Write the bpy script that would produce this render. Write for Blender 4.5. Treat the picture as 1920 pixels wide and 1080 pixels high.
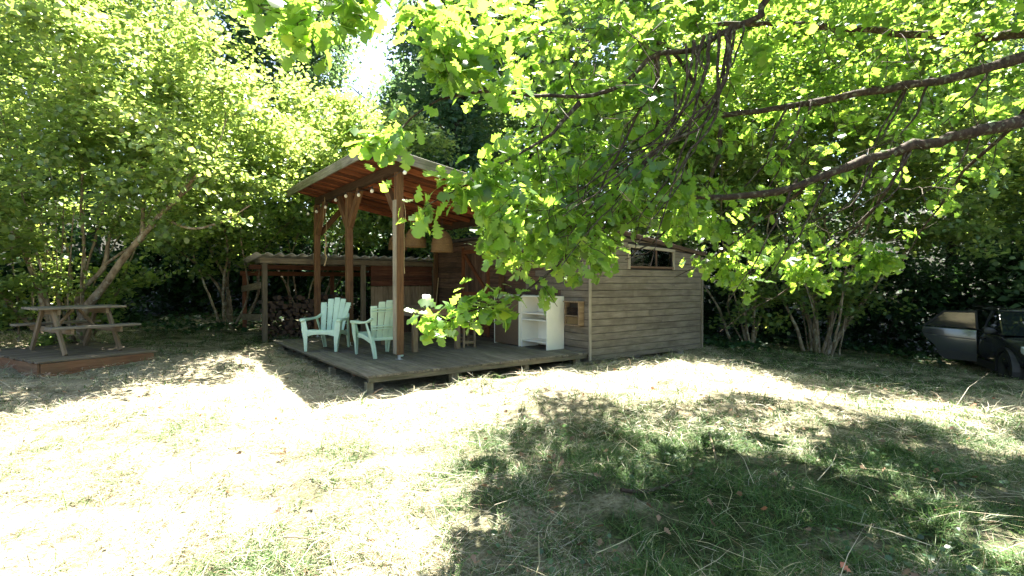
import bpy, math, random
import numpy as np
from mathutils import Vector, Matrix

# ------------------------------------------------------------------ reset
for o in list(bpy.data.objects):
    bpy.data.objects.remove(o, do_unlink=True)
S = bpy.context.scene
COL = S.collection
R = math.radians
rng = np.random.default_rng(7)
random.seed(7)

# ------------------------------------------------------------------ camera
F, CX, HY, EYE = 996.0, 960.0, 530.0, 1.55
cam = bpy.data.cameras.new('camera')
cam.sensor_width = 36.0
cam.lens = F / 1920.0 * 36.0
cam.clip_start = 0.05
cam.clip_end = 1000.0
camo = bpy.data.objects.new('camera', cam)
COL.objects.link(camo)
camo.location = (0, 0, EYE)
camo.rotation_euler = (R(90) - math.atan(10.0 / F), 0, 0)
S.camera = camo

# ------------------------------------------------------------------ world, sun, exposure
SUN_EL, SUN_AZ = 64.5, 8.0
w = bpy.data.worlds.new('World')
S.world = w
w.use_nodes = True
nt = w.node_tree
nt.nodes.clear()
sky = nt.nodes.new('ShaderNodeTexSky')
sky.sky_type = 'NISHITA'
sky.sun_disc = False
sky.sun_elevation = R(SUN_EL)
sky.sun_rotation = R(SUN_AZ)
sky.air_density = 1.0
sky.dust_density = 2.0
sky.ozone_density = 1.0
bg = nt.nodes.new('ShaderNodeBackground')
bg.inputs['Strength'].default_value = 0.05
wo = nt.nodes.new('ShaderNodeOutputWorld')
nt.links.new(sky.outputs[0], bg.inputs[0])
nt.links.new(bg.outputs[0], wo.inputs[0])

sd = Vector((math.sin(R(SUN_AZ)) * math.cos(R(SUN_EL)), math.cos(R(SUN_AZ)) * math.cos(R(SUN_EL)), math.sin(R(SUN_EL))))
sl = bpy.data.lights.new('sun', 'SUN')
sl.energy = 5.0
sl.angle = R(0.53)
sl.color = (1.0, 0.955, 0.88)
so = bpy.data.objects.new('sun', sl)
COL.objects.link(so)
so.rotation_euler = sd.to_track_quat('Z', 'Y').to_euler()
so.location = (0, 0, 30)

S.view_settings.view_transform = 'Standard'
S.view_settings.look = 'None'
S.view_settings.gamma = 1.0
S.view_settings.exposure = 3.25
S.render.engine = 'CYCLES'
S.cycles.max_bounces = 8
S.cycles.diffuse_bounces = 4
S.cycles.transmission_bounces = 6
S.cycles.transparent_max_bounces = 8
S.cycles.sample_clamp_indirect = 8.0

# ================================================================== materials
def mat(name):
    m = bpy.data.materials.new(name)
    m.use_nodes = True
    t = m.node_tree
    t.nodes.clear()
    out = t.nodes.new('ShaderNodeOutputMaterial')
    return m, t, out

def N(t, typ, **kw):
    n = t.nodes.new(typ)
    for k, v in kw.items():
        if k in n.inputs:
            n.inputs[k].default_value = v
        else:
            setattr(n, k, v)
    return n

def ramp(t, stops):
    r = t.nodes.new('ShaderNodeValToRGB')
    e = r.color_ramp.elements
    while len(e) < len(stops):
        e.new(0.5)
    for i, (p, c) in enumerate(stops):
        e[i].position = p
        e[i].color = (c[0], c[1], c[2], 1)
    return r

def wood(name, dark, mid, light, rough=0.78, stain=None, stain_amt=0.5, grain=22.0, bump=0.35, vary=0.35):
    m, t, out = mat(name)
    tc = N(t, 'ShaderNodeTexCoord')
    oi = N(t, 'ShaderNodeObjectInfo')
    mul = N(t, 'ShaderNodeMath', operation='MULTIPLY')
    mul.inputs[1].default_value = 37.0
    t.links.new(oi.outputs['Random'], mul.inputs[0])
    add = N(t, 'ShaderNodeVectorMath', operation='ADD')
    t.links.new(tc.outputs['Object'], add.inputs[0])
    t.links.new(mul.outputs[0], add.inputs[1])
    mp = N(t, 'ShaderNodeMapping')
    mp.inputs['Scale'].default_value = (1.6, grain, grain)
    t.links.new(add.outputs[0], mp.inputs[0])
    n1 = N(t, 'ShaderNodeTexNoise', Scale=1.6, Detail=7.0, Roughness=0.62, Distortion=0.5)
    t.links.new(mp.outputs[0], n1.inputs['Vector'])
    rp = ramp(t, [(0.28, dark), (0.5, mid), (0.74, light)])
    t.links.new(n1.outputs['Fac'], rp.inputs[0])
    n2 = N(t, 'ShaderNodeTexNoise', Scale=2.6, Detail=5.0, Roughness=0.6)
    t.links.new(add.outputs[0], n2.inputs['Vector'])
    mx = N(t, 'ShaderNodeMix', data_type='RGBA')
    rp2 = ramp(t, [(0.45, (0, 0, 0)), (0.7, (stain_amt,) * 3)])
    t.links.new(n2.outputs['Fac'], rp2.inputs[0])
    t.links.new(rp2.outputs[0], mx.inputs['Factor'])
    t.links.new(rp.outputs[0], mx.inputs['A'])
    st = stain or tuple(c * 0.45 for c in mid)
    mx.inputs['B'].default_value = (*st, 1)
    hsv = N(t, 'ShaderNodeHueSaturation')
    mr = N(t, 'ShaderNodeMapRange')
    mr.inputs['To Min'].default_value = 1 - vary
    mr.inputs['To Max'].default_value = 1 + vary
    t.links.new(oi.outputs['Random'], mr.inputs['Value'])
    t.links.new(mr.outputs[0], hsv.inputs['Value'])
    t.links.new(mx.outputs['Result'], hsv.inputs['Color'])
    b = N(t, 'ShaderNodeBsdfPrincipled', Roughness=rough)
    b.inputs['Specular IOR Level'].default_value = 0.3
    t.links.new(hsv.outputs[0], b.inputs['Base Color'])
    bp = N(t, 'ShaderNodeBump', Strength=bump, Distance=0.01)
    t.links.new(n1.outputs['Fac'], bp.inputs['Height'])
    t.links.new(bp.outputs[0], b.inputs['Normal'])
    t.links.new(b.outputs[0], out.inputs[0])
    return m

def plain(name, col, rough=0.5, metal=0.0, spec=0.5, noise=0.12, scale=14.0, bump=0.0, coat=0.0):
    m, t, out = mat(name)
    tc = N(t, 'ShaderNodeTexCoord')
    n1 = N(t, 'ShaderNodeTexNoise', Scale=scale, Detail=5.0, Roughness=0.6)
    t.links.new(tc.outputs['Object'], n1.inputs['Vector'])
    rp = ramp(t, [(0.3, tuple(c * (1 - noise) for c in col)), (0.7, tuple(min(1, c * (1 + noise)) for c in col))])
    t.links.new(n1.outputs['Fac'], rp.inputs[0])
    b = N(t, 'ShaderNodeBsdfPrincipled', Roughness=rough, Metallic=metal)
    b.inputs['Specular IOR Level'].default_value = spec
    b.inputs['Coat Weight'].default_value = coat
    t.links.new(rp.outputs[0], b.inputs['Base Color'])
    if bump:
        bp = N(t, 'ShaderNodeBump', Strength=bump, Distance=0.01)
        t.links.new(n1.outputs['Fac'], bp.inputs['Height'])
        t.links.new(bp.outputs[0], b.inputs['Normal'])
    t.links.new(b.outputs[0], out.inputs[0])
    return m

def leafmat(name, refl, trans, tfac=0.45, rough=0.38, spec=0.5, hue=0.03, yellow=None):
    """leaf: glossy diffuse front + translucent; per-leaf tint comes from the 'rnd' attribute"""
    m, t, out = mat(name)
    at = N(t, 'ShaderNodeAttribute', attribute_name='rnd')
    r1 = ramp(t, [(0.0, tuple(c * 0.5 for c in refl)), (0.55, refl), (0.92, tuple(c * 1.3 for c in refl)), (1.0, (refl[0] * 2.6, refl[1] * 1.6, refl[2] * 1.4))])
    y = yellow or (trans[0] * 1.35, trans[1] * 1.08, trans[2])
    r2 = ramp(t, [(0.0, tuple(c * 0.55 for c in trans)), (0.55, trans), (1.0, y)])
    t.links.new(at.outputs['Fac'], r1.inputs[0])
    t.links.new(at.outputs['Fac'], r2.inputs[0])
    b = N(t, 'ShaderNodeBsdfPrincipled', Roughness=rough)
    b.inputs['Specular IOR Level'].default_value = spec
    t.links.new(r1.outputs[0], b.inputs['Base Color'])
    tr = N(t, 'ShaderNodeBsdfTranslucent')
    t.links.new(r2.outputs[0], tr.inputs[0])
    mx = N(t, 'ShaderNodeMixShader')
    mx.inputs[0].default_value = tfac
    t.links.new(b.outputs[0], mx.inputs[1])
    t.links.new(tr.outputs[0], mx.inputs[2])
    t.links.new(mx.outputs[0], out.inputs[0])
    return m

def bark(name, a, b_, c, scale=9.0, lichen=None):
    m, t, out = mat(name)
    tc = N(t, 'ShaderNodeTexCoord')
    mp = N(t, 'ShaderNodeMapping')
    mp.inputs['Scale'].default_value = (1, 1, 0.45)
    t.links.new(tc.outputs['Object'], mp.inputs[0])
    n1 = N(t, 'ShaderNodeTexNoise', Scale=scale, Detail=8.0, Roughness=0.68)
    t.links.new(mp.outputs[0], n1.inputs['Vector'])
    rp = ramp(t, [(0.32, a), (0.5, b_), (0.68, c)])
    t.links.new(n1.outputs['Fac'], rp.inputs[0])
    bs = N(t, 'ShaderNodeBsdfPrincipled', Roughness=0.85)
    bs.inputs['Specular IOR Level'].default_value = 0.2
    src = rp.outputs[0]
    if lichen:
        n2 = N(t, 'ShaderNodeTexNoise', Scale=scale * 0.9, Detail=4.0)
        t.links.new(tc.outputs['Object'], n2.inputs['Vector'])
        r2 = ramp(t, [(0.56, (0, 0, 0)), (0.64, (0.8, 0.8, 0.8))])
        t.links.new(n2.outputs['Fac'], r2.inputs[0])
        mx = N(t, 'ShaderNodeMix', data_type='RGBA')
        t.links.new(r2.outputs[0], mx.inputs['Factor'])
        t.links.new(src, mx.inputs['A'])
        mx.inputs['B'].default_value = (*lichen, 1)
        src = mx.outputs['Result']
    t.links.new(src, bs.inputs['Base Color'])
    bp = N(t, 'ShaderNodeBump', Strength=0.7, Distance=0.02)
    t.links.new(n1.outputs['Fac'], bp.inputs['Height'])
    t.links.new(bp.outputs[0], bs.inputs['Normal'])
    t.links.new(bs.outputs[0], out.inputs[0])
    return m

def glass(name, tint=(0.9, 0.95, 0.95), rough=0.02):
    m, t, out = mat(name)
    g = N(t, 'ShaderNodeBsdfGlossy', Roughness=rough)
    g.inputs[0].default_value = (1, 1, 1, 1)
    tr = N(t, 'ShaderNodeBsdfTransparent')
    tr.inputs[0].default_value = (*tint, 1)
    fr = N(t, 'ShaderNodeFresnel', IOR=1.5)
    mx = N(t, 'ShaderNodeMixShader')
    t.links.new(fr.outputs[0], mx.inputs[0])
    t.links.new(tr.outputs[0], mx.inputs[1])
    t.links.new(g.outputs[0], mx.inputs[2])
    t.links.new(mx.outputs[0], out.inputs[0])
    return m

def bladesmat(name, tfac=0.35):
    """grass and hay: colour per blade from the 'col' attribute"""
    m, t, out = mat(name)
    at = N(t, 'ShaderNodeAttribute', attribute_name='col')
    b = N(t, 'ShaderNodeBsdfPrincipled', Roughness=0.55)
    b.inputs['Specular IOR Level'].default_value = 0.35
    t.links.new(at.outputs['Color'], b.inputs['Base Color'])
    tr = N(t, 'ShaderNodeBsdfTranslucent')
    t.links.new(at.outputs['Color'], tr.inputs[0])
    mx = N(t, 'ShaderNodeMixShader')
    mx.inputs[0].default_value = tfac
    t.links.new(b.outputs[0], mx.inputs[1])
    t.links.new(tr.outputs[0], mx.inputs[2])
    t.links.new(mx.outputs[0], out.inputs[0])
    return m

M = {}
M['deck'] = wood('deck_wood', (0.06, 0.052, 0.038), (0.135, 0.118, 0.088), (0.23, 0.205, 0.155), stain=(0.055, 0.052, 0.033), vary=0.25)
M['plat'] = wood('platform_wood', (0.07, 0.052, 0.032), (0.15, 0.115, 0.075), (0.25, 0.20, 0.14), stain=(0.07, 0.06, 0.035), vary=0.25)
M['deck_edge'] = wood('deck_edge_wood', (0.07, 0.06, 0.04), (0.15, 0.13, 0.085), (0.25, 0.215, 0.14), stain=(0.06, 0.065, 0.03))
M['siding'] = wood('grey_siding_wood', (0.095, 0.078, 0.056), (0.15, 0.125, 0.092), (0.215, 0.183, 0.14), stain=(0.075, 0.062, 0.04), stain_amt=0.7, vary=0.16, grain=14, bump=0.2)
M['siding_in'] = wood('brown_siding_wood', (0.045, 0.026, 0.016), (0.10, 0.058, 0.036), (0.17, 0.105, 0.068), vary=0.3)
M['red'] = wood('red_brown_wood', (0.085, 0.026, 0.011), (0.165, 0.052, 0.021), (0.245, 0.086, 0.036), vary=0.5, bump=0.25)
M['post'] = wood('post_wood', (0.055, 0.026, 0.011), (0.12, 0.06, 0.025), (0.20, 0.108, 0.048), vary=0.2)
M['beam'] = wood('dark_beam_wood', (0.03, 0.018, 0.01), (0.065, 0.038, 0.022), (0.11, 0.065, 0.04), vary=0.2)
M['fascia'] = wood('weathered_fascia_wood', (0.07, 0.064, 0.05), (0.17, 0.155, 0.125), (0.30, 0.28, 0.235), stain=(0.075, 0.09, 0.038), stain_amt=0.8, vary=0.15)
M['greypost'] = wood('pale_weathered_wood', (0.16, 0.14, 0.10), (0.30, 0.26, 0.19), (0.42, 0.37, 0.28), vary=0.2)
M['shed'] = wood('shed_wood', (0.07, 0.052, 0.03), (0.15, 0.115, 0.07), (0.25, 0.195, 0.12), vary=0.25)
M['shed_red'] = wood('shed_red_wood', (0.06, 0.022, 0.011), (0.13, 0.05, 0.024), (0.20, 0.085, 0.042), vary=0.25)
M['shed_pale'] = wood('shed_pale_wood', (0.16, 0.11, 0.06), (0.28, 0.20, 0.115), (0.38, 0.285, 0.17), vary=0.15)
M['door'] = wood('door_frame_wood', (0.10, 0.034, 0.013), (0.18, 0.064, 0.024), (0.26, 0.10, 0.04), vary=0.15)
M['table'] = wood('table_wood', (0.11, 0.072, 0.04), (0.21, 0.145, 0.085), (0.32, 0.235, 0.145), vary=0.2)
M['picnic'] = wood('picnic_wood', (0.12, 0.08, 0.043), (0.22, 0.155, 0.09), (0.32, 0.24, 0.15), stain=(0.10, 0.09, 0.05), vary=0.2)
M['picnic_top'] = wood('picnic_top_wood', (0.11, 0.088, 0.06), (0.21, 0.175, 0.125), (0.32, 0.275, 0.21), vary=0.2)
M['skirt'] = wood('platform_skirt_wood', (0.13, 0.055, 0.024), (0.23, 0.105, 0.047), (0.31, 0.16, 0.08), stain=(0.14, 0.10, 0.05), vary=0.15)
M['log'] = wood('split_log_wood', (0.09, 0.05, 0.028), (0.18, 0.105, 0.058), (0.29, 0.18, 0.105), vary=0.45)
M['logend'] = plain('log_end', (0.075, 0.045, 0.026), 0.9, noise=0.35, scale=22)
M['logbark'] = plain('log_bark', (0.06, 0.042, 0.03), 0.95, noise=0.4, scale=25, bump=0.5)
M['mint'] = plain('mint_plastic', (0.45, 0.60, 0.46), 0.42, noise=0.10, scale=9)
M['white'] = plain('white_melamine', (0.78, 0.75, 0.64), 0.45, noise=0.04, scale=4)
M['brown_panel'] = plain('brown_hardboard', (0.13, 0.085, 0.05), 0.6, noise=0.12, scale=30)
M['steel'] = plain('galvanised_steel', (0.5, 0.52, 0.53), 0.42, metal=0.9, noise=0.15)
M['corr'] = plain('corrugated_fibre_sheet', (0.34, 0.33, 0.29), 0.85, noise=0.28, scale=6, bump=0.2)
M['wicker'] = None
M['cord'] = plain('dark_cord', (0.02, 0.02, 0.02), 0.6)
M['rope'] = plain('tan_rope', (0.40, 0.29, 0.15), 0.9, noise=0.25, scale=60)
M['bulb'] = plain('white_bulb', (0.80, 0.77, 0.66), 0.25, noise=0.02)
M['dark'] = plain('dark_interior', (0.035, 0.028, 0.022), 0.9)
M['concrete'] = plain('concrete', (0.30, 0.28, 0.25), 0.9, noise=0.2, scale=9, bump=0.3)
M['stone'] = plain('stone', (0.38, 0.36, 0.31), 0.9, noise=0.25, scale=7, bump=0.5)
M['pane'] = glass('window_glass')
M['jar'] = glass('jar_glass', (0.85, 0.9, 0.88))
M['roofing'] = plain('roofing_felt', (0.06, 0.055, 0.05), 0.9, noise=0.3, scale=8)
M['oak_bark'] = bark('oak_bark', (0.022, 0.016, 0.011), (0.045, 0.03, 0.02), (0.085, 0.06, 0.04), 26, lichen=(0.15, 0.15, 0.09))
M['hazel_bark'] = bark('hazel_bark', (0.07, 0.045, 0.025), (0.20, 0.155, 0.10), (0.33, 0.27, 0.185), 10, lichen=(0.34, 0.33, 0.26))
M['wood_bark'] = bark('forest_bark', (0.03, 0.026, 0.02), (0.07, 0.06, 0.048), (0.13, 0.115, 0.09), 8)
M['oak_leaf'] = leafmat('oak_leaf', (0.055, 0.14, 0.018), (0.37, 0.62, 0.07), 0.50, 0.36, 0.7)
M['hazel_leaf'] = leafmat('hazel_leaf', (0.10, 0.168, 0.055), (0.45, 0.62, 0.13), 0.49, 0.34, 0.9)
M['far_leaf'] = leafmat('forest_leaf', (0.045, 0.105, 0.028), (0.26, 0.42, 0.10), 0.45, 0.40, 0.7)
M['dark_leaf'] = leafmat('dark_forest_leaf', (0.055, 0.115, 0.055), (0.20, 0.35, 0.12), 0.40, 0.42)
M['ivy'] = leafmat('ivy_leaf', (0.022, 0.062, 0.022), (0.06, 0.14, 0.03), 0.25, 0.5, 0.3)
M['dry_leaf'] = leafmat('dry_leaf', (0.24, 0.155, 0.095), (0.22, 0.12, 0.06), 0.2, 0.7, 0.2)
M['blades'] = bladesmat('grass_blades')

def wicker():
    m, t, out = mat('woven_wicker')
    tc = N(t, 'ShaderNodeTexCoord')
    mp = N(t, 'ShaderNodeMapping')
    mp.inputs['Scale'].default_value = (1, 1, 1)
    t.links.new(tc.outputs['Object'], mp.inputs[0])
    wv = N(t, 'ShaderNodeTexWave', Scale=26.0, Distortion=1.2, Detail=2.0)
    wv.bands_direction = 'Z'
    t.links.new(mp.outputs[0], wv.inputs['Vector'])
    ns = N(t, 'ShaderNodeTexNoise', Scale=60.0, Detail=3.0)
    t.links.new(tc.outputs['Object'], ns.inputs['Vector'])
    ad = N(t, 'ShaderNodeMath', operation='MULTIPLY')
    t.links.new(wv.outputs['Fac'], ad.inputs[0])
    t.links.new(ns.outputs['Fac'], ad.inputs[1])
    rp = ramp(t, [(0.05, (0.16, 0.085, 0.03)), (0.5, (0.44, 0.27, 0.11))])
    t.links.new(ad.outputs[0], rp.inputs[0])
    b = N(t, 'ShaderNodeBsdfPrincipled', Roughness=0.7)
    t.links.new(rp.outputs[0], b.inputs['Base Color'])
    tr = N(t, 'ShaderNodeBsdfTranslucent')
    t.links.new(rp.outputs[0], tr.inputs[0])
    mx = N(t, 'ShaderNodeMixShader')
    mx.inputs[0].default_value = 0.35
    t.links.new(b.outputs[0], mx.inputs[1])
    t.links.new(tr.outputs[0], mx.inputs[2])
    bp = N(t, 'ShaderNodeBump', Strength=0.8, Distance=0.01)
    t.links.new(ad.outputs[0], bp.inputs['Height'])
    t.links.new(bp.outputs[0], b.inputs['Normal'])
    t.links.new(mx.outputs[0], out.inputs[0])
    return m
M['wicker'] = wicker()

def ground_mat():
    m, t, out = mat('mown_ground')
    tc = N(t, 'ShaderNodeTexCoord')
    n1 = N(t, 'ShaderNodeTexNoise', Scale=2.2, Detail=8.0, Roughness=0.7)
    n2 = N(t, 'ShaderNodeTexNoise', Scale=38.0, Detail=6.0, Roughness=0.75)
    n3 = N(t, 'ShaderNodeTexNoise', Scale=0.35, Detail=3.0)
    for n in (n1, n2, n3):
        t.links.new(tc.outputs['Object'], n.inputs['Vector'])
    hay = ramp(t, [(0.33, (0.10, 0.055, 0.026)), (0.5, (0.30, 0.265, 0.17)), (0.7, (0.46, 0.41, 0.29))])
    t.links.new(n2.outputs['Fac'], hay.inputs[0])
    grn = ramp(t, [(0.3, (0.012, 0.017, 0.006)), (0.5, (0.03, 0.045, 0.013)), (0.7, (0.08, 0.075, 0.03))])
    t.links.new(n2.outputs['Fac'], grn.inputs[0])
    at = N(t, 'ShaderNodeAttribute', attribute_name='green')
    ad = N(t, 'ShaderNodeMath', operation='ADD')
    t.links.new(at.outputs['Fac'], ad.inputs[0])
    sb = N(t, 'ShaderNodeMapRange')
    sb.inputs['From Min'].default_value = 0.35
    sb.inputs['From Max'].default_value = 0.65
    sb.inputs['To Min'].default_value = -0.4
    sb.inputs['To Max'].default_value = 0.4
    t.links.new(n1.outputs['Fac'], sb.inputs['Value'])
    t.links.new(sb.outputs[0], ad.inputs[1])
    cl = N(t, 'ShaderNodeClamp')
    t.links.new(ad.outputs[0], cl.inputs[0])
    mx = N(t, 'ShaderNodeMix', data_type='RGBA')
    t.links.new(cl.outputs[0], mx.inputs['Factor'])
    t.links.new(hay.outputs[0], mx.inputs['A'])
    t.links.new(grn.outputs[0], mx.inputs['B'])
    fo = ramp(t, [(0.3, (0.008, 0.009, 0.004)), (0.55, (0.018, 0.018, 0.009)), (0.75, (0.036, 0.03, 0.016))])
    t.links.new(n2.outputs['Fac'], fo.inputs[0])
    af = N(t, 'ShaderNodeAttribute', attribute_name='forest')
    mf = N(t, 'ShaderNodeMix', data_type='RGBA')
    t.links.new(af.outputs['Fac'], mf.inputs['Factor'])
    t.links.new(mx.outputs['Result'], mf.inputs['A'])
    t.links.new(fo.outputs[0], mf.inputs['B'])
    b = N(t, 'ShaderNodeBsdfPrincipled', Roughness=0.9)
    b.inputs['Specular IOR Level'].default_value = 0.15
    t.links.new(mf.outputs['Result'], b.inputs['Base Color'])
    bp = N(t, 'ShaderNodeBump', Strength=0.9, Distance=0.04)
    t.links.new(n2.outputs['Fac'], bp.inputs['Height'])
    t.links.new(bp.outputs[0], b.inputs['Normal'])
    t.links.new(b.outputs[0], out.inputs[0])
    return m
M['ground'] = ground_mat()

# ================================================================== mesh helpers
def np_mesh(name, verts, faces, k, material, attrs=None, cols=None, smooth=False):
    verts = np.ascontiguousarray(verts, dtype=np.float32)
    faces = np.ascontiguousarray(faces, dtype=np.int32).reshape(-1, k)
    me = bpy.data.meshes.new(name)
    me.vertices.add(len(verts))
    me.vertices.foreach_set('co', verts.ravel())
    me.loops.add(faces.size)
    me.loops.foreach_set('vertex_index', faces.ravel())
    me.polygons.add(len(faces))
    me.polygons.foreach_set('loop_start', np.arange(0, faces.size, k, dtype=np.int32))
    me.polygons.foreach_set('loop_total', np.full(len(faces), k, dtype=np.int32))
    if smooth:
        me.polygons.foreach_set('use_smooth', np.ones(len(faces), dtype=bool))
    for nm, arr in (attrs or {}).items():
        a = me.attributes.new(nm, 'FLOAT', 'POINT')
        a.data.foreach_set('value', np.ascontiguousarray(arr, dtype=np.float32))
    if cols is not None:
        a = me.attributes.new('col', 'FLOAT_COLOR', 'POINT')
        c4 = np.ones((len(cols), 4), dtype=np.float32)
        c4[:, :3] = cols
        a.data.foreach_set('color', c4.ravel())
    me.update(calc_edges=True)
    if material:
        me.materials.append(material)
    return me

def link(name, me, parent=None, loc=None, rot=None):
    o = bpy.data.objects.new(name, me)
    COL.objects.link(o)
    if parent:
        o.parent = parent
    if loc is not None:
        o.location = loc
    if rot is not None:
        o.rotation_euler = rot
    return o

def thing(name, label, cat, loc=(0, 0, 0), rz=0.0, group=None):
    o = link(name, None, None, loc, (0, 0, rz))
    o.empty_display_size = 0.1
    o['label'] = label
    o['category'] = cat
    if group:
        o['group'] = group
    return o

def tag(o, label, cat, group=None):
    o['label'] = label
    o['category'] = cat
    if group:
        o['group'] = group
    return o

_bc = {}
def bar_mesh(L, w_, h, material, ch):
    key = (round(L, 3), round(w_, 4), round(h, 4), material.name, ch)
    if key in _bc:
        return _bc[key]
    a, b = w_ / 2, h / 2
    c = min(ch, a * 0.6, b * 0.6)
    sec = [(a, -b + c), (a, b - c), (a - c, b), (-a + c, b), (-a, b - c), (-a, -b + c), (-a + c, -b), (a - c, -b)]
    vs = [(-L / 2, y, z) for y, z in sec] + [(L / 2, y, z) for y, z in sec]
    fs = [(i, (i + 1) % 8, 8 + (i + 1) % 8, 8 + i) for i in range(8)]
    fs += [tuple(range(7, -1, -1)), tuple(range(8, 16))]
    me = bpy.data.meshes.new('bar')
    me.from_pydata(vs, [], fs)
    me.materials.append(material)
    me.update()
    _bc[key] = me
    return me

def bar(name, p0, p1, w_, h, material, parent=None, up=(0, 0, 1), ch=0.004):
    """timber from p0 to p1 (parent's frame), h measured along 'up', w_ across; grain runs along it"""
    p0, p1 = Vector(p0), Vector(p1)
    d = p1 - p0
    L = d.length
    x = d.normalized()
    z = Vector(up)
    z = (z - x * z.dot(x)).normalized()
    y = z.cross(x)
    me = bar_mesh(L, w_, h, material, ch)
    o = link(name, me, parent)
    mt = Matrix((x, y, z)).transposed()
    o.location = (p0 + p1) / 2
    o.rotation_euler = mt.to_euler()
    return o

def poly_mesh(name, vs, fs, material, smooth=False):
    me = bpy.data.meshes.new(name)
    me.from_pydata([tuple(v) for v in vs], [], fs)
    me.materials.append(material)
    if smooth:
        for p in me.polygons:
            p.use_smooth = True
    me.update()
    return me

def prism(name, pts, t0, t1, axis, material, parent=None):
    """closed polygon pts (2D) extruded along axis ('x','y','z') between t0 and t1"""
    n = len(pts)
    def mk(p, t):
        if axis == 'y':
            return (p[0], t, p[1])
        if axis == 'x':
            return (t, p[0], p[1])
        return (p[0], p[1], t)
    vs = [mk(p, t0) for p in pts] + [mk(p, t1) for p in pts]
    fs = [(i, (i + 1) % n, n + (i + 1) % n, n + i) for i in range(n)] + [tuple(range(n - 1, -1, -1)), tuple(range(n, 2 * n))]
    me = poly_mesh(name, vs, fs, material)
    import bmesh
    bm = bmesh.new()
    bm.from_mesh(me)
    bmesh.ops.recalc_face_normals(bm, faces=bm.faces)
    bm.to_mesh(me)
    bm.free()
    return link(name, me, parent)

def lathe(name, prof, n, material, parent=None, loc=None, smooth=True, rot=None):
    vs, fs = [], []
    m = len(prof)
    for i in range(n):
        a = 2 * math.pi * i / n
        for r_, z in prof:
            vs.append((r_ * math.cos(a), r_ * math.sin(a), z))
    for i in range(n):
        j = (i + 1) % n
        for k in range(m - 1):
            fs.append((i * m + k, j * m + k, j * m + k + 1, i * m + k + 1))
    return link(name, poly_mesh(name, vs, fs, material, smooth), parent, loc, rot)

def tube_arrays(pts, rad, sides=6, cap=True):
    pts = np.asarray(pts, float)
    rad = np.asarray(rad, float)
    n = len(pts)
    tg = np.gradient(pts, axis=0)
    tg /= np.linalg.norm(tg, axis=1)[:, None] + 1e-9
    ref = np.array([0, 0, 1.0]) if abs(tg[0][2]) < 0.9 else np.array([1.0, 0, 0])
    u = np.cross(tg[0], ref)
    u /= np.linalg.norm(u)
    us = np.zeros_like(pts)
    for i in range(n):
        u = u - tg[i] * u.dot(tg[i])
        u /= np.linalg.norm(u) + 1e-9
        us[i] = u
    vv = np.cross(tg, us)
    a = np.arange(sides) * 2 * math.pi / sides
    ring = us[:, None, :] * np.cos(a)[None, :, None] + vv[:, None, :] * np.sin(a)[None, :, None]
    v = pts[:, None, :] + ring * rad[:, None, None]
    v = v.reshape(-1, 3)
    i = np.arange(n - 1)[:, None] * sides
    j = np.arange(sides)[None, :]
    j2 = (j + 1) % sides
    f = np.stack([i + j, i + j2, i + sides + j2, i + sides + j], -1).reshape(-1, 4)
    return v, f

def tube(name, pts, rad, sides, material, parent=None, smooth=True):
    if np.isscalar(rad):
        rad = [rad] * len(pts)
    v, f = tube_arrays(pts, rad, sides)
    return link(name, np_mesh(name, v, f, 4, material, smooth=smooth), parent)

def catmull(P, step=0.15):
    P = np.asarray(P, float)
    if len(P) < 3:
        n = max(2, int(np.linalg.norm(P[-1] - P[0]) / step) + 1)
        return P[0] + (P[-1] - P[0]) * np.linspace(0, 1, n)[:, None]
    Q = np.vstack([2 * P[0] - P[1], P, 2 * P[-1] - P[-2]])
    out = []
    for i in range(1, len(Q) - 2):
        L = np.linalg.norm(Q[i + 1][:3] - Q[i][:3])
        n = max(1, int(L / step))
        t = np.linspace(0, 1, n, endpoint=False)[:, None]
        out.append(0.5 * (2 * Q[i] + (Q[i + 1] - Q[i - 1]) * t + (2 * Q[i - 1] - 5 * Q[i] + 4 * Q[i + 1] - Q[i + 2]) * t ** 2
                          + (-Q[i - 1] + 3 * Q[i] - 3 * Q[i + 1] + Q[i + 2]) * t ** 3))
    out.append(P[-1][None])
    return np.vstack(out)

def solid_strip(name, path, widths, thick, side, material, parent=None, bevel=0.004, smooth=True):
    """rectangular section swept along path: widths along 'side', thickness normal to it"""
    P = np.asarray(path, float)
    n = len(P)
    W = np.full(n, widths) if np.isscalar(widths) else np.asarray(widths, float)
    T = np.full(n, thick) if np.isscalar(thick) else np.asarray(thick, float)
    tg = np.gradient(P, axis=0)
    tg /= np.linalg.norm(tg, axis=1)[:, None]
    s = np.asarray(side, float)
    s = np.tile(s, (n, 1)) if s.ndim == 1 else s
    s = s - tg * (s * tg).sum(1)[:, None]
    s /= np.linalg.norm(s, axis=1)[:, None]
    nn = np.cross(tg, s)
    vs = []
    for i in range(n):
        for a, b in ((-1, -1), (1, -1), (1, 1), (-1, 1)):
            vs.append(tuple(P[i] + s[i] * a * W[i] / 2 + nn[i] * b * T[i] / 2))
    fs = []
    for i in range(n - 1):
        for k in range(4):
            k2 = (k + 1) % 4
            fs.append((i * 4 + k, i * 4 + k2, i * 4 + 4 + k2, i * 4 + 4 + k))
    fs += [(3, 2, 1, 0), tuple(n * 4 - 4 + k for k in range(4))]
    o = link(name, poly_mesh(name, vs, fs, material, smooth), parent)
    if bevel:
        b = o.modifiers.new('bevel', 'BEVEL')
        b.width = bevel
        b.segments = 2
        b.limit_method = 'ANGLE'
    return o

def px(x, y, D):
    """photo pixel at depth D (metres along +Y) -> world point"""
    return np.array([(x - CX) / F * D, D, EYE + (HY - y) / F * D])

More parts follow.
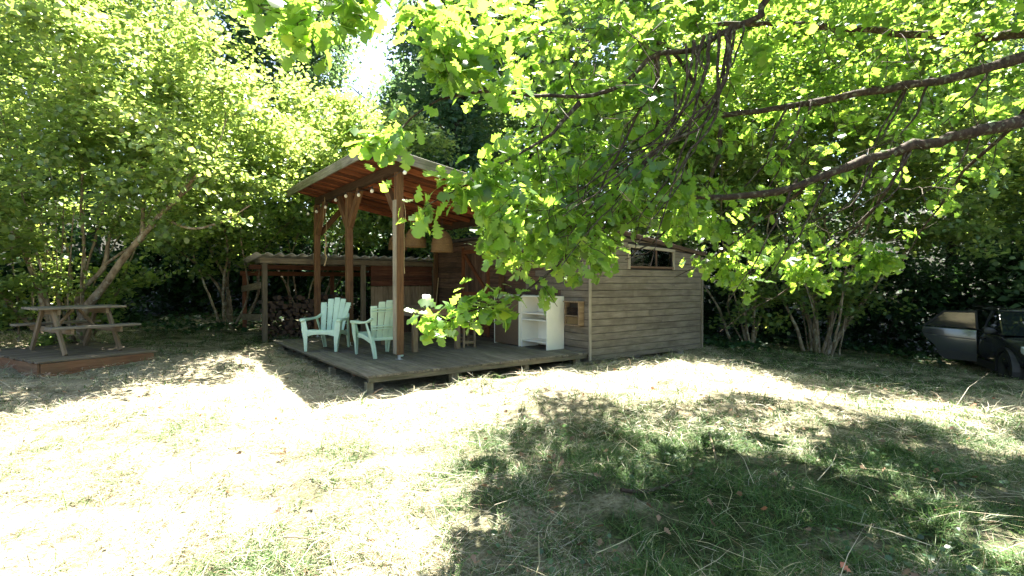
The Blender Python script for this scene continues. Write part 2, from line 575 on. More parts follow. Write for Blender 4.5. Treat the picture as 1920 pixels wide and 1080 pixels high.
# ================================================================== terrain
_w = rng.normal(size=(14, 2)) * np.array([[2.2]] * 5 + [[5.0]] * 9)
_p = rng.uniform(0, 6.28, 14)
_a = np.array([0.016] * 5 + [0.0105] * 9)
C0H = (-1.82, 6.70)
def sst(a, b, x):
    t = np.clip((x - a) / (b - a), 0, 1)
    return t * t * (3 - 2 * t)

def gz(X, Y):
    X = np.asarray(X, float)
    Y = np.asarray(Y, float)
    g = 0.023 * np.clip(Y, -4, 9) + 0.02 * np.clip(-X - 2, 0, 8) - 0.065 * np.clip(X - 3.2, 0, 9)
    # bank that drops beyond the lip on the right
    d = (X - 2.0) * 0.5 + (Y - 9.2) * 0.85
    g = g - 0.16 * sst(0.0, 1.2, d) * sst(2.6, 4.6, X)
    g = g + 0.10 * np.clip(Y - 13.5, 0, 4) * sst(1.0, -6.0, X)
    g = g + 0.22 * np.clip(Y - 17.0, 0, 60) - 0.0012 * np.clip(Y - 17.0, 0, 60) ** 2
    g = g + 0.10 * np.clip(np.abs(X) - 15, 0, 60)
    du_, dv_ = (X - C0H[0]) * 0.806 + (Y - C0H[1]) * 0.592, -(X - C0H[0]) * 0.592 + (Y - C0H[1]) * 0.806
    g = g - 0.07 * sst(-0.35, 0.25, du_) * sst(-0.45, 0.15, dv_) * sst(8.2, 6.8, du_) * sst(5.9, 5.0, dv_)
    near = sst(22, 12, Y) * sst(20, 12, np.abs(X))
    b = np.zeros_like(g)
    for i in range(14):
        b = b + _a[i] * np.sin(_w[i, 0] * X + _w[i, 1] * Y + _p[i])
    return g + b * (0.35 + 0.65 * near)

def greenness(X, Y):  # greener grass; its darker ground also carries shade of oak and right-hand trees
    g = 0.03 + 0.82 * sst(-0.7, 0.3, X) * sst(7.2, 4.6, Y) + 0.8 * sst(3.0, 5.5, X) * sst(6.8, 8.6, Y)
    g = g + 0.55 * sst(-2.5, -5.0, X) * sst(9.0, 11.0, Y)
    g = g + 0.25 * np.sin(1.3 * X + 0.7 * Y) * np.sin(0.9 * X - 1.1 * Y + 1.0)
    c = np.zeros_like(g)
    for i in range(14):
        c = c + np.sin(_w[i, 1] * 1.5 * X - _w[i, 0] * 1.5 * Y + 2 * _p[i])
    return np.clip(g + 0.085 * c, 0, 1)

gx = np.concatenate([np.linspace(-120, -14, 24, endpoint=False), np.linspace(-14, 15, 242, endpoint=False), np.linspace(15, 120, 24)])
gy = np.concatenate([np.linspace(-60, 0.5, 14, endpoint=False), np.linspace(0.5, 17, 150, endpoint=False), np.linspace(17, 120, 36)])
GX, GY = np.meshgrid(gx, gy)
GZ = gz(GX, GY)
nx, ny = len(gx), len(gy)
ii = (np.arange(ny - 1)[:, None] * nx + np.arange(nx - 1)[None, :]).ravel()
gf = np.stack([ii, ii + 1, ii + nx + 1, ii + nx], -1)
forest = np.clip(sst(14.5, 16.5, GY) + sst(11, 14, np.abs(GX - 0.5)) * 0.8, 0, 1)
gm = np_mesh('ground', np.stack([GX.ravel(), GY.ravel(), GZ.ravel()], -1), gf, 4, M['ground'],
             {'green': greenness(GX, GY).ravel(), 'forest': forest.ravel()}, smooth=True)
go = link('ground', gm)
go['kind'] = 'structure'

# ================================================================== house frame
TH = math.atan2(996, 1356)          # heading of the deck's front edge
C0 = np.array([-1.82, 6.70])
UD = np.array([math.cos(TH), math.sin(TH)])
VD = np.array([-math.sin(TH), math.cos(TH)])
ZD = 0.37                            # top of the deck
def hw(u, v, z=0.0):
    p = C0 + UD * u + VD * v
    return np.array([p[0], p[1], ZD + z])
def house_thing(name, label, cat, u=0.0, v=0.0, z=0.0, rz=0.0, group=None):
    p = hw(u, v, z)
    return thing(name, label, cat, p, TH + rz, group)
def v_at_px(x, u):
    """v on the line u=const that projects to pixel column x"""
    r = (x - CX) / F
    a = C0 + UD * u
    return (r * a[1] - a[0]) / (VD[0] - r * VD[1])

# ------------------------------------------------------------------ deck
deck = house_thing('terrace_deck', 'grey weathered plank deck raised on dark joists beside the wooden cabin', 'deck')
DW, DV = 3.86, 5.2
npl = 34
pw = DW / npl
for i in range(npl):
    f = random.uniform(-0.012, 0.016)
    bar('plank', (pw * (i + 0.5), -f, -0.014), (pw * (i + 0.5), DV, -0.014 + random.uniform(-0.002, 0.002)), pw - 0.007, 0.027, M['deck'], deck)
bar('edge_beam', (0.02, 0.035, -0.063), (DW - 0.01, 0.035, -0.063), 0.045, 0.066, M['deck_edge'], deck)
bar('edge_beam', (0.05, 0.08, -0.048), (0.05, DV - 0.02, -0.048), 0.03, 0.038, M['deck_edge'], deck)
for k in range(6):
    bar('joist', (0.075, 0.75 + k * 0.8, -0.075), (DW - 0.02, 0.75 + k * 0.8, -0.075), 0.05, 0.085, M['beam'], deck)
for u in (0.06, 1.3, 2.6, 3.7):
    for v in (0.12, 1.6, 3.2, 4.8):
        p = hw(u, v)
        zb = float(gz(p[0], p[1])) - ZD - 0.03
        bar('stump', (u, v, zb), (u, v, -0.098), 0.09, 0.09, M['deck_edge'], deck, up=(1, 0, 0))

# ------------------------------------------------------------------ canopy over the deck
canopy = house_thing('terrace_canopy', 'mono-pitch timber canopy with red brown boards standing over the deck', 'canopy')
def roof_z(u):
    return 3.10 - 0.158 * (u - 0.4)
PU = 0.93
posts = [v_at_px(748, PU), v_at_px(655, PU), v_at_px(595, PU)]
beam_z = roof_z(PU) - 0.075
for i, v in enumerate(posts):
    p = bar('post', (PU, v, 0.075), (PU, v, beam_z - 0.075), 0.115, 0.115, M['post'], canopy, up=(0, 1, 0), ch=0.006)
    sh = bar('post_shoe', (PU, v, 0.0), (PU, v, 0.08), 0.035, 0.05, M['steel'], p, up=(0, 1, 0))
    sh.location = (-(beam_z - 0.15) / 2 - 0.035 + 0.0, 0, 0)
    sh.rotation_euler = (0, 0, 0)
    pl = bar('shoe_plate', (0, 0, 0), (0.09, 0, 0), 0.09, 0.006, M['steel'], p)
    pl.location = (-(beam_z - 0.15) / 2 - 0.070, 0, 0)
    pl.rotation_euler = (0, R(90), 0)
# pale weathered cladding strip on the nearest post
cl = bar('post_cladding', (PU - 0.069, posts[0], 0.09), (PU - 0.069, posts[0], beam_z - 0.5), 0.105, 0.022, M['greypost'], canopy, up=(1, 0, 0))
cl['label'] = 'pale weathered board nailed to the side of the post'
RV0, RV1, RU0, RU1 = 0.80, 5.43, 0.40, 4.20
bar('beam', (PU, RV0 + 0.06, beam_z), (PU, RV1 - 0.06, beam_z), 0.09, 0.14, M['beam'], canopy)
bz2 = roof_z(3.72) - 0.075
bar('beam', (3.72, RV0 + 0.06, bz2), (3.72, RV1 - 0.06, bz2), 0.09, 0.14, M['beam'], canopy)
for v in (2.45, RV1 - 0.15):
    bar('post', (3.79, v, 0.005), (3.79, v, bz2 - 0.072), 0.09, 0.09, M['post'], canopy, up=(0, 1, 0))
def brace(v0, v1):
    bar('brace', (PU, v0, beam_z - 0.70), (PU, v1, beam_z - 0.09), 0.085, 0.125, M['post'], canopy, up=(0, 1, 0.2))
brace(posts[0] + 0.06, posts[0] + 0.58)
brace(posts[1] - 0.06, posts[1] - 0.58)
brace(posts[1] + 0.06, posts[1] + 0.58)
brace(posts[2] - 0.06, posts[2] - 0.58)
bar('brace', (PU + 0.06, posts[2], beam_z - 0.70), (PU + 0.55, posts[2], beam_z - 0.12), 0.075, 0.11, M['post'], canopy, up=(1, 0, 0))
nb = 34
bw = (RV1 - RV0) / nb
for i in range(nb):
    v = RV0 + bw * (i + 0.5)
    dz = 0.016 if i % 2 else 0.0
    bar('roof_board', (RU0 + 0.03, v, roof_z(RU0) + 0.012 + dz), (RU1, v, roof_z(RU1) + 0.012 + dz), bw + (0.012 if i % 2 else -0.012), 0.022, M['red'], canopy)
# rafters over the boards' lower side, spaced along the roof
for k in range(6):
    v = RV0 + 0.42 + k * 0.76
    bar('rafter', (PU + 0.1, v, roof_z(PU + 0.1) - 0.045), (3.66, v, roof_z(3.66) - 0.045), 0.05, 0.085, M['red'], canopy)
n0 = Vector((0.158, 0, 1)).normalized()
rs = prism('roof_sheet', [(RU0 - 0.03, roof_z(RU0 - 0.03) + 0.040), (RU1 + 0.05, roof_z(RU1 + 0.05) + 0.040), (RU1 + 0.05, roof_z(RU1 + 0.05) + 0.058), (RU0 - 0.03, roof_z(RU0 - 0.03) + 0.058)], RV0 - 0.03, RV1 + 0.03, 'y', M['roofing'], canopy)
bar('fascia', (RU0 - 0.035, RV0 - 0.045, roof_z(RU0 - 0.035) - 0.02), (RU1 + 0.05, RV0 - 0.045, roof_z(RU1 + 0.05) - 0.02), 0.026, 0.155, M['fascia'], canopy)
bar('fascia', (RU0 - 0.045, RV0 - 0.03, roof_z(RU0) - 0.015), (RU0 - 0.045, RV1 + 0.04, roof_z(RU0) - 0.015), 0.026, 0.155, M['fascia'], canopy)

# ------------------------------------------------------------------ cabin
cabin = house_thing('wooden_cabin', 'small grey weathered board cabin with a low slit window beside the deck', 'cabin')
CU0, CU1, CV1 = 3.88, 7.05, 5.35
def ctop(u):
    return 2.13 - 0.127 * (u - CU0)
ZB = -0.06
WU0, WU1, WZ0, WZ1 = 4.87, 6.10, 1.485, 1.815
pitch = 0.1235
def wall_board(parent, u0, u1, z0, z1, v, material, name='board', axis='u', t=0.022):
    """horizontal siding board on plane v (axis u) or on plane u=v (axis v); top follows the roof"""
    if axis == 'u':
        za, zb = min(z1, ctop(u0)), min(z1, ctop(u1))
        if za <= z0 + 0.01:
            return None
        if zb <= z0 + 0.004:
            u1 = CU0 + (2.13 - z0 - 0.006) / 0.127
            zb = z0 + 0.006
            if u1 - u0 < 0.1:
                return None
        o = bar(name, (u0, v, (z0 + z1) / 2), (u1, v, (z0 + z1) / 2), t, z1 - z0, material, parent) if (abs(za - z1) < 1e-6 and abs(zb - z1) < 1e-6) else \
            prism(name, [(u0, z0), (u1, z0), (u1, zb), (u0, za)], v - t / 2, v + t / 2, 'y', material, parent)
        return o
    return bar(name, (v, u0, (z0 + z1) / 2), (v, u1, (z0 + z1) / 2), t, z1 - z0, material, parent)

fw = link('front_wall', None, cabin)
rw = link('terrace_wall', None, cabin)
rows = int((2.13 - ZB) / pitch) + 1
for r_ in range(rows):
    z0 = ZB + r_ * pitch
    z1 = z0 + pitch - 0.008
    vj = -0.011 + random.uniform(-0.004, 0.001)
    spans = [(CU0 + 0.03, CU1 - 0.03)]
    if z1 > WZ0 + 0.01 and z0 < WZ1 - 0.01:
        spans = [(CU0 + 0.03, WU0 - 0.05), (WU1 + 0.05, CU1 - 0.03)]
    for a, b in spans:
        cuts = [a]
        if b - a > 1.6:
            cuts.append(a + random.uniform(0.6, b - a - 0.6))
        cuts.append(b)
        for c0, c1 in zip(cuts[:-1], cuts[1:]):
            wall_board(fw, c0 + 0.0015, c1 - 0.0015, z0, z1, vj, M['siding'])
# backing walls (around the window)
def backing(pts):
    return prism('lining', pts, 0.004, 0.06, 'y', M['dark'], cabin)
backing([(CU0, ZB), (WU0, ZB), (WU0, ctop(WU0) - 0.005), (CU0, ctop(CU0) - 0.005)])
backing([(WU1, ZB), (CU1, ZB), (CU1, ctop(CU1) - 0.005), (WU1, ctop(WU1) - 0.005)])
backing([(WU0, ZB), (WU1, ZB), (WU1, WZ0), (WU0, WZ0)])
backing([(WU0, WZ1), (WU1, WZ1), (WU1, ctop(WU1) - 0.005), (WU0, ctop(WU0) - 0.005)])
prism('lining', [(CU0 + 0.012, ZB), (CU0 + 0.06, ZB), (CU0 + 0.06, ctop(CU0) - 0.02), (CU0 + 0.012, ctop(CU0) - 0.014)], 0.062, CV1, 'y', M['dark'], cabin)
prism('lining', [(CU1 - 0.06, ZB), (CU1, ZB), (CU1, ctop(CU1) - 0.02), (CU1 - 0.06, ctop(CU1) - 0.014)], 0.062, CV1, 'y', M['siding'], cabin)
prism('lining', [(CU0 + 0.062, ZB), (CU1 - 0.062, ZB), (CU1 - 0.062, ctop(CU1) - 0.02), (CU0 + 0.062, ctop(CU0) - 0.03)], CV1 - 0.05, CV1 - 0.002, 'y', M['siding_in'], cabin)
prism('floor_frame', [(CU0 + 0.06, ZB - 0.03), (CU1 - 0.06, ZB - 0.03), (CU1 - 0.06, ZB + 0.02), (CU0 + 0.06, ZB + 0.02)], 0.06, CV1 - 0.06, 'y', M['beam'], cabin)
# terrace side wall boards, leaving the door opening
DV0, DV1, DZ1 = 3.05, 4.05, 1.93
for r_ in range(rows):
    z0 = ZB + r_ * pitch
    z1 = min(z0 + pitch - 0.008, 2.12)
    if z1 - z0 < 0.03:
        continue
    spans = [(0.0, CV1)]
    if z0 < DZ1 - 0.02:
        spans = [(0.0, DV0 - 0.05), (DV1 + 0.05, CV1)]
    for a, b in spans:
        cuts = [a]
        if b - a > 1.6:
            cuts.append(a + random.uniform(0.5, b - a - 0.5))
        cuts.append(b)
        for c0, c1 in zip(cuts[:-1], cuts[1:]):
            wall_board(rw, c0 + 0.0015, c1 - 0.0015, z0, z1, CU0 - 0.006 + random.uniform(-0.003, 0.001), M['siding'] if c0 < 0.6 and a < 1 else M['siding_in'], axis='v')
bar('corner_board', (CU0 - 0.012, -0.036, ZB - 0.08), (CU0 - 0.012, -0.036, 2.10), 0.055, 0.026, M['greypost'], cabin, up=(0, 1, 0))
bar('corner_board', (CU1 + 0.006, -0.03, ZB - 0.08), (CU1 + 0.006, -0.03, 1.70), 0.06, 0.026, M['siding'], cabin, up=(0, 1, 0))
bar('bottom_rail', (CU0 + 0.04, -0.012, ZB - 0.048), (CU1 - 0.03, -0.012, ZB - 0.048), 0.03, 0.085, M['siding'], cabin)
# window
win = link('window', None, cabin)
fy = -0.030
bar('frame', (WU0 - 0.055, fy, WZ1 + 0.03), (WU1 + 0.055, fy, WZ1 - 0.02), 0.03, 0.055, M['greypost'], win)
bar('frame', (WU0 - 0.025, fy - 0.002, WZ0 - 0.06), (WU0 - 0.025, fy - 0.002, WZ1 + 0.001), 0.05, 0.03, M['greypost'], win, up=(0, 1, 0))
bar('frame', (WU1 + 0.025, fy - 0.002, WZ0 - 0.06), (WU1 + 0.025, fy - 0.002, WZ1 - 0.045), 0.05, 0.03, M['greypost'], win, up=(0, 1, 0))
bar('sill', (WU0 + 0.002, fy, WZ0 - 0.02), (WU1 - 0.002, fy, WZ0 - 0.02), 0.05, 0.035, M['siding_in'], win)
um = WU0 + 0.78
bar('mullion', (um, 0.01, WZ0), (um, 0.01, WZ1 - 0.01), 0.03, 0.03, M['siding_in'], win, up=(0, 1, 0))
prism('pane', [(WU0, WZ0), (um - 0.015, WZ0), (um - 0.015, WZ1), (WU0, WZ1)], 0.012, 0.016, 'y', M['pane'], win)
prism('pane', [(um + 0.015, WZ0), (WU1, WZ0), (WU1, WZ1), (um + 0.015, WZ1)], 0.012, 0.016, 'y', M['pane'], win)
bar('pane_reflection', (WU0 + 0.1, 0.25, 1.60), (WU0 + 0.62, 0.25, 1.60), 0.03, 0.10, M['greypost'], cabin)  # pale board added behind the left pane to stand for its reflection
# door with Z brace
door = link('door', None, cabin)
du = CU0 - 0.028
for k in range(7):
    wv_ = (DV1 - DV0 - 0.02) / 7
    bar('door_board', (CU0 + 0.004, DV0 + 0.01 + wv_ * (k + 0.5), 0.01), (CU0 + 0.004, DV0 + 0.01 + wv_ * (k + 0.5), DZ1 - 0.03), wv_ - 0.005, 0.02, M['siding_in'], door, up=(1, 0, 0))
for v in (DV0 - 0.02, DV1 + 0.02):
    bar('door_post', (du, v, 0.01), (du, v, DZ1 + 0.06), 0.075, 0.05, M['door'], door, up=(1, 0, 0))
for z in (0.12, 0.93, DZ1 - 0.05):
    bar('rail', (du, DV0 + 0.02, z), (du, DV1 - 0.02, z), 0.04, 0.085, M['door'], door)
bar('diagonal', (du - 0.002, DV1 - 0.05, DZ1 - 0.12), (du - 0.002, DV0 + 0.06, 1.0), 0.036, 0.075, M['door'], door)
bar('diagonal', (du - 0.002, DV1 - 0.05, 0.84), (du - 0.002, DV0 + 0.06, 0.19), 0.036, 0.075, M['door'], door)
bar('latch', (du - 0.03, DV1 - 0.0, 1.02), (du - 0.03, DV1 + 0.06, 1.02), 0.012, 0.012, M['steel'], door)
# roof
rp_ = []
cr = prism('roof', [(CU0 - 0.06, ctop(CU0 - 0.06) + 0.005), (CU1 + 0.04, ctop(CU1 + 0.04) + 0.005), (CU1 + 0.04, ctop(CU1 + 0.04) + 0.06), (CU0 - 0.06, ctop(CU0 - 0.06) + 0.06)], -0.07, CV1 + 0.1, 'y', M['roofing'], cabin)
bar('roof_edge', (CU0 - 0.05, -0.084, ctop(CU0 - 0.05) + 0.03), (CU1 + 0.05, -0.084, ctop(CU1 + 0.05) + 0.03), 0.022, 0.07, M['siding_in'], cabin)
for u in (CU0 + 0.25, 5.4, CU1 - 0.3):
    for v in (0.35, 2.8, 5.0):
        p = hw(u, v)
        zb = float(gz(p[0], p[1])) - ZD - 0.05
        if zb < ZB - 0.04:
            bar('support_block', (u, v, zb), (u, v, ZB - 0.031), 0.2, 0.2, M['concrete'], cabin, up=(0, 1, 0), ch=0.01)

# ------------------------------------------------------------------ shed with corrugated roof
shed = house_thing('wood_shed', 'open lean-to shed with wavy corrugated roof standing behind the deck', 'shed')
SV0, SV1 = 6.0, 8.55
def gl(u, v):
    p = hw(u, v)
    return float(gz(p[0], p[1])) - ZD
SB = 1.60
for u in (0.0, 2.2):
    bar('post', (u, SV0, gl(u, SV0) - 0.05), (u, SV0, SB), 0.10, 0.10, M['shed'], shed, up=(0, 1, 0))
bar('post', (4.15, SV0, gl(4.1, SV0) - 0.05), (4.15, SV0, SB), 0.10, 0.10, M['shed'], shed, up=(0, 1, 0))
for u in (0.0, 2.2, 4.15):
    bar('post', (u, SV1 - 0.2, gl(u, SV1) - 0.05), (u, SV1 - 0.2, SB - 0.24), 0.09, 0.09, M['shed_red'], shed, up=(0, 1, 0))
bar('front_beam', (-0.10, SV0 - 0.0, SB + 0.06), (4.25, SV0 - 0.0, SB + 0.06), 0.06, 0.12, M['shed'], shed)
bar('back_beam', (-0.10, SV1 - 0.2, SB - 0.185), (4.25, SV1 - 0.2, SB - 0.185), 0.06, 0.11, M['shed_red'], shed)
bar('middle_beam', (-0.10, 7.2, SB - 0.05), (4.25, 7.2, SB - 0.05), 0.06, 0.11, M['shed_red'], shed)
for z in (0.42, 1.12):
    bar('side_board', (-0.065, SV0 + 0.1, z), (-0.065, SV1 - 0.2, z - 0.1), 0.022, 0.15, M['shed'], shed)
# corrugated sheets
nsh = 5
for s in range(nsh):
    u0 = -0.20 + s * 0.90
    us = np.linspace(u0, u0 + 0.96, 49)
    vs_, fs_ = [], []
    z_off = 0.004 * (s % 2)
    for k, v in enumerate((SV0 - 0.16, SV1 + 0.05)):
        zz = SB + 0.20 - 0.075 * (v - SV0 + 0.16)
        for u in us:
            wz = 0.028 * math.cos(2 * math.pi * (u + 0.2) / 0.24)
            vs_.append((u, v, zz + wz + z_off))
    n = len(us)
    vs_ += [(a, b, c + 0.009) for a, b, c in vs_]
    for i in range(n - 1):
        fs_.append((i, i + n, i + n + 1, i + 1))
        fs_.append((2 * n + i, 2 * n + i + 1, 3 * n + i + 1, 3 * n + i))
        fs_.append((i, i + 1, 2 * n + i + 1, 2 * n + i))
        fs_.append((n + i, 3 * n + i, 3 * n + i + 1, n + i + 1))
    fs_.append((0, 2 * n, 3 * n, n))
    fs_.append((n - 1, 2 * n - 1, 4 * n - 1, 3 * n - 1))
    link('corrugated_sheet', poly_mesh('corrugated_sheet', vs_, fs_, M['corr'], True), shed)
# boarded bay on the right: horizontal red boards over vertical pale ones
bu0, bu1, bv = 2.42, 4.08, SV0 + 0.06
for k in range(4):
    z = 1.10 + 0.125 * (k + 0.5)
    bar('panel_board', (bu0, bv, z), (bu1, bv, z), 0.022, 0.12, M['shed_red'], shed)
nv = 11
for k in range(nv):
    wv_ = (bu1 - bu0) / nv
    bar('panel_board', (bu0 + wv_ * (k + 0.5), bv, 0.60), (bu0 + wv_ * (k + 0.5), bv, 1.085), wv_ - 0.004, 0.022, M['shed_pale'], shed, up=(0, 1, 0))
bar('ledge', (bu0 - 0.03, bv - 0.12, 0.58), (bu1, bv - 0.12, 0.58), 0.30, 0.035, M['shed_pale'], shed)
for k in range(10):
    wv_ = (bu1 - bu0) / 10
    bar('panel_board', (bu0 + wv_ * (k + 0.5), bv + 0.02, gl(3.2, bv)), (bu0 + wv_ * (k + 0.5), bv + 0.02, 0.555), wv_ - 0.004, 0.022, M['beam'], shed, up=(0, 1, 0))

# firewood
def log_mesh(kind, n=9, L=0.5):
    rr = random.Random(kind)
    if kind % 3 == 0:      # round billet
        sec = [(math.cos(2 * math.pi * i / n) * (1 + rr.uniform(-.08, .08)), math.sin(2 * math.pi * i / n) * (1 + rr.uniform(-.08, .08))) for i in range(n)]
        bark_f = [True] * n
    else:                  # split wedge
        a0 = rr.uniform(0, 6.28)
        span = 1.6 if kind % 3 == 1 else 3.1
        sec = [(-0.35 * math.cos(a0 + span / 2), -0.35 * math.sin(a0 + span / 2))]
        m_ = 6
        for i in range(m_):
            a = a0 + span * i / (m_ - 1)
            sec.append((math.cos(a) * rr.uniform(.85, 1.1), math.sin(a) * rr.uniform(.85, 1.1)))
        bark_f = [False] + [True] * (m_ - 1) + [False]
    n = len(sec)
    vs = [(x, -L / 2, z) for x, z in sec] + [(x * 0.95, L / 2, z * 0.95) for x, z in sec]
    fs = [(i, (i + 1) % n, n + (i + 1) % n, n + i) for i in range(n)] + [tuple(range(n)), tuple(range(2 * n - 1, n - 1, -1))]
    me = bpy.data.meshes.new('log')
    me.from_pydata(vs, [], fs)
    for mm in (M['log'], M['logbark'], M['logend']):
        me.materials.append(mm)
    for i in range(n):
        me.polygons[i].material_index = 1 if bark_f[i] else 0
    me.polygons[n].material_index = 2
    me.polygons[n + 1].material_index = 2
    me.update()
    return me
logs = [log_mesh(k) for k in range(9)]
LR = 0.058
for r_ in range(10):
    z = gl(1.1, 6.8) + 0.05 + r_ * LR * 1.72
    u = 0.12 + (LR if r_ % 2 else 0)
    while u < 2.10:
        if not (r_ >= 8 and random.random() < 0.35) and not (r_ == 9 and random.random() < 0.4):
            p = hw(u + random.uniform(-.008, .008), 6.80 + random.uniform(-0.07, 0.05), z + random.uniform(-.006, .006))
            o = link('firewood_log', random.choice(logs), None, p, (random.uniform(-.05, .05), random.uniform(0, 6.28), TH + random.uniform(-.06, .06)))
            s_ = random.uniform(0.75, 1.15) * LR
            o.scale = (s_, random.uniform(.85, 1.1), s_)
            tag(o, 'rough split log in the firewood pile under the corrugated roof', 'log', 'logs of the firewood pile in the shed')
        u += LR * 2.0

# ------------------------------------------------------------------ plastic chairs
def make_chair(label, loc, rz):
    t = thing('garden_chair', label, 'chair', loc, rz, 'mint plastic garden chairs on the deck')
    m = M['mint']
    # seat: sloping slab with a rolled front
    sp = catmull([(0, -0.30, 0.335), (0, -0.27, 0.365), (0, -0.10, 0.345), (0, 0.10, 0.305), (0, 0.24, 0.275)], 0.05)
    solid_strip('seat', sp, 0.47, 0.014, (1, 0, 0), m, t)
    solid_strip('apron', [(-0.26, -0.292, 0.315), (-0.13, -0.297, 0.325), (0, -0.299, 0.327), (0.13, -0.297, 0.325), (0.26, -0.292, 0.315)], [0.12, 0.075, 0.065, 0.075, 0.12], 0.018, (0, 0, 1), m, t)
    # back: five fanned slats with two ribs behind
    for i in range(-2, 3):
        dz = -0.022 * i * i
        bow = -0.018 * i * i * 0.6
        b0 = (i * 0.082, 0.225 + bow, 0.27)
        b1 = (i * 0.100, 0.345 + bow * 1.3, 0.60)
        b2 = (i * 0.116, 0.440 + bow * 1.4, 0.905 + dz)
        P = catmull([b0, b1, b2], 0.06)
        k = np.linspace(0, 1, len(P))
        Wd = 0.076 + 0.036 * k
        Wd[-1] *= 0.9
        solid_strip('back_slat', P, Wd, 0.013, (1, -0.12 * i, 0), m, t)
    for z, y, hwid in ((0.455, 0.305, 0.235), (0.50, 0.322, 0.24), (0.735, 0.395, 0.265), (0.78, 0.412, 0.27)):
        P = [(a * hwid, y + 0.012 - 0.036 * a * a, z - 0.012 * a * a) for a in np.linspace(-1, 1, 9)]
        solid_strip('back_rib', P, 0.014, 0.030, (0, 0.3, 1), m, t, bevel=0.003)
    solid_strip('lower_rib', [(a * 0.225, 0.247 - 0.02 * a * a, 0.285) for a in np.linspace(-1, 1, 7)], 0.05, 0.02, (0, 0, 1), m, t)
    for s in (-1, 1):
        P = catmull([(s * 0.315, -0.335, 0.520), (s * 0.320, -0.30, 0.540), (s * 0.322, -0.15, 0.545), (s * 0.310, 0.06, 0.545), (s * 0.270, 0.22, 0.565), (s * 0.240, 0.315, 0.62)], 0.05)
        k = np.linspace(0, 1, len(P))
        solid_strip('arm', P, np.interp(k, [0, .08, .3, .7, 1], [0.06, 0.105, 0.11, 0.075, 0.05]), np.interp(k, [0, .1, 1], [.03, .045, .03]), (1, 0, 0), m, t, bevel=0.01)
        # front leg: two plates forming an angle
        P = [(s * 0.262, -0.300, 0.0), (s * 0.268, -0.300, 0.20), (s * 0.283, -0.296, 0.36), (s * 0.305, -0.298, 0.525)]
        solid_strip('front_leg', P, [0.042, 0.070, 0.105, 0.085], 0.014, (1, 0, 0), m, t)
        P = [(s * 0.280, -0.282, 0.0), (s * 0.296, -0.268, 0.20), (s * 0.318, -0.245, 0.36), (s * 0.335, -0.235, 0.528)]
        solid_strip('front_leg', P, [0.05, 0.075, 0.10, 0.12], 0.014, (0, 1, 0), m, t)
        P = [(s * 0.236, 0.395, 0.0), (s * 0.245, 0.345, 0.16), (s * 0.262, 0.27, 0.36), (s * 0.288, 0.19, 0.545)]
        solid_strip('back_leg', P, [0.055, 0.075, 0.085, 0.06], 0.014, (0, 1, 0), m, t)
        P = [(s * 0.216, 0.412, 0.0), (s * 0.222, 0.362, 0.16), (s * 0.232, 0.285, 0.33)]
        solid_strip('back_leg', P, [0.045, 0.055, 0.06], 0.014, (1, 0, 0), m, t)
        solid_strip('side_skirt', catmull([(s * 0.268, -0.26, 0.325), (s * 0.255, 0.0, 0.315), (s * 0.245, 0.25, 0.265)], 0.06), 0.075, 0.014, (0, 0, 1), m, t)
    return t
p = hw(0.21, 2.79)
make_chair('pale mint plastic armchair facing the lawn, standing beside the middle post', (-3.25, 9.37, ZD), R(-4))
p = hw(0.88, 1.80)
make_chair('pale mint plastic armchair turned to the table, showing the ribbed rear of its back', p, math.atan2(-VD[0], VD[1]) + math.pi)

# ------------------------------------------------------------------ table, stool, cabinets on the deck
tb = house_thing('wooden_table', 'brown wooden dining table with square legs on the deck', 'table', 1.45, 1.72)
for u in (0.07, 0.90):
    for v in (0.07, 1.40):
        bar('leg', (u, v, 0), (u, v, 0.70), 0.085, 0.085, M['table'], tb, up=(0, 1, 0))
for v in (0.05, 1.42):
    bar('apron', (0.12, v, 0.65), (0.85, v, 0.65), 0.025, 0.095, M['table'], tb)
for u in (0.05, 0.92):
    bar('apron', (u, 0.12, 0.65), (u, 1.35, 0.65), 0.025, 0.095, M['table'], tb)
for k in range(7):
    bar('tabletop_plank', (-0.02 + 0.1445 * (k + 0.5), -0.05, 0.718), (-0.02 + 0.1445 * (k + 0.5), 1.52, 0.718), 0.141, 0.034, M['table'], tb)
st = house_thing('wooden_stool', 'small brown wooden stool beside the table leg', 'stool', 2.60, 1.90)
for u in (-0.115, 0.115):
    for v in (-0.115, 0.115):
        bar('leg', (u, v, 0), (u, v, 0.42), 0.035, 0.035, M['table'], st, up=(0, 1, 0))
for v in (-0.115, 0.115):
    bar('stretcher', (-0.098, v, 0.09), (0.098, v, 0.09), 0.022, 0.045, M['table'], st)
for u in (-0.115, 0.115):
    bar('stretcher', (u, -0.098, 0.17), (u, 0.098, 0.17), 0.022, 0.04, M['table'], st)
bar('seat', (-0.15, 0, 0.434), (0.15, 0, 0.434), 0.30, 0.028, M['table'], st)

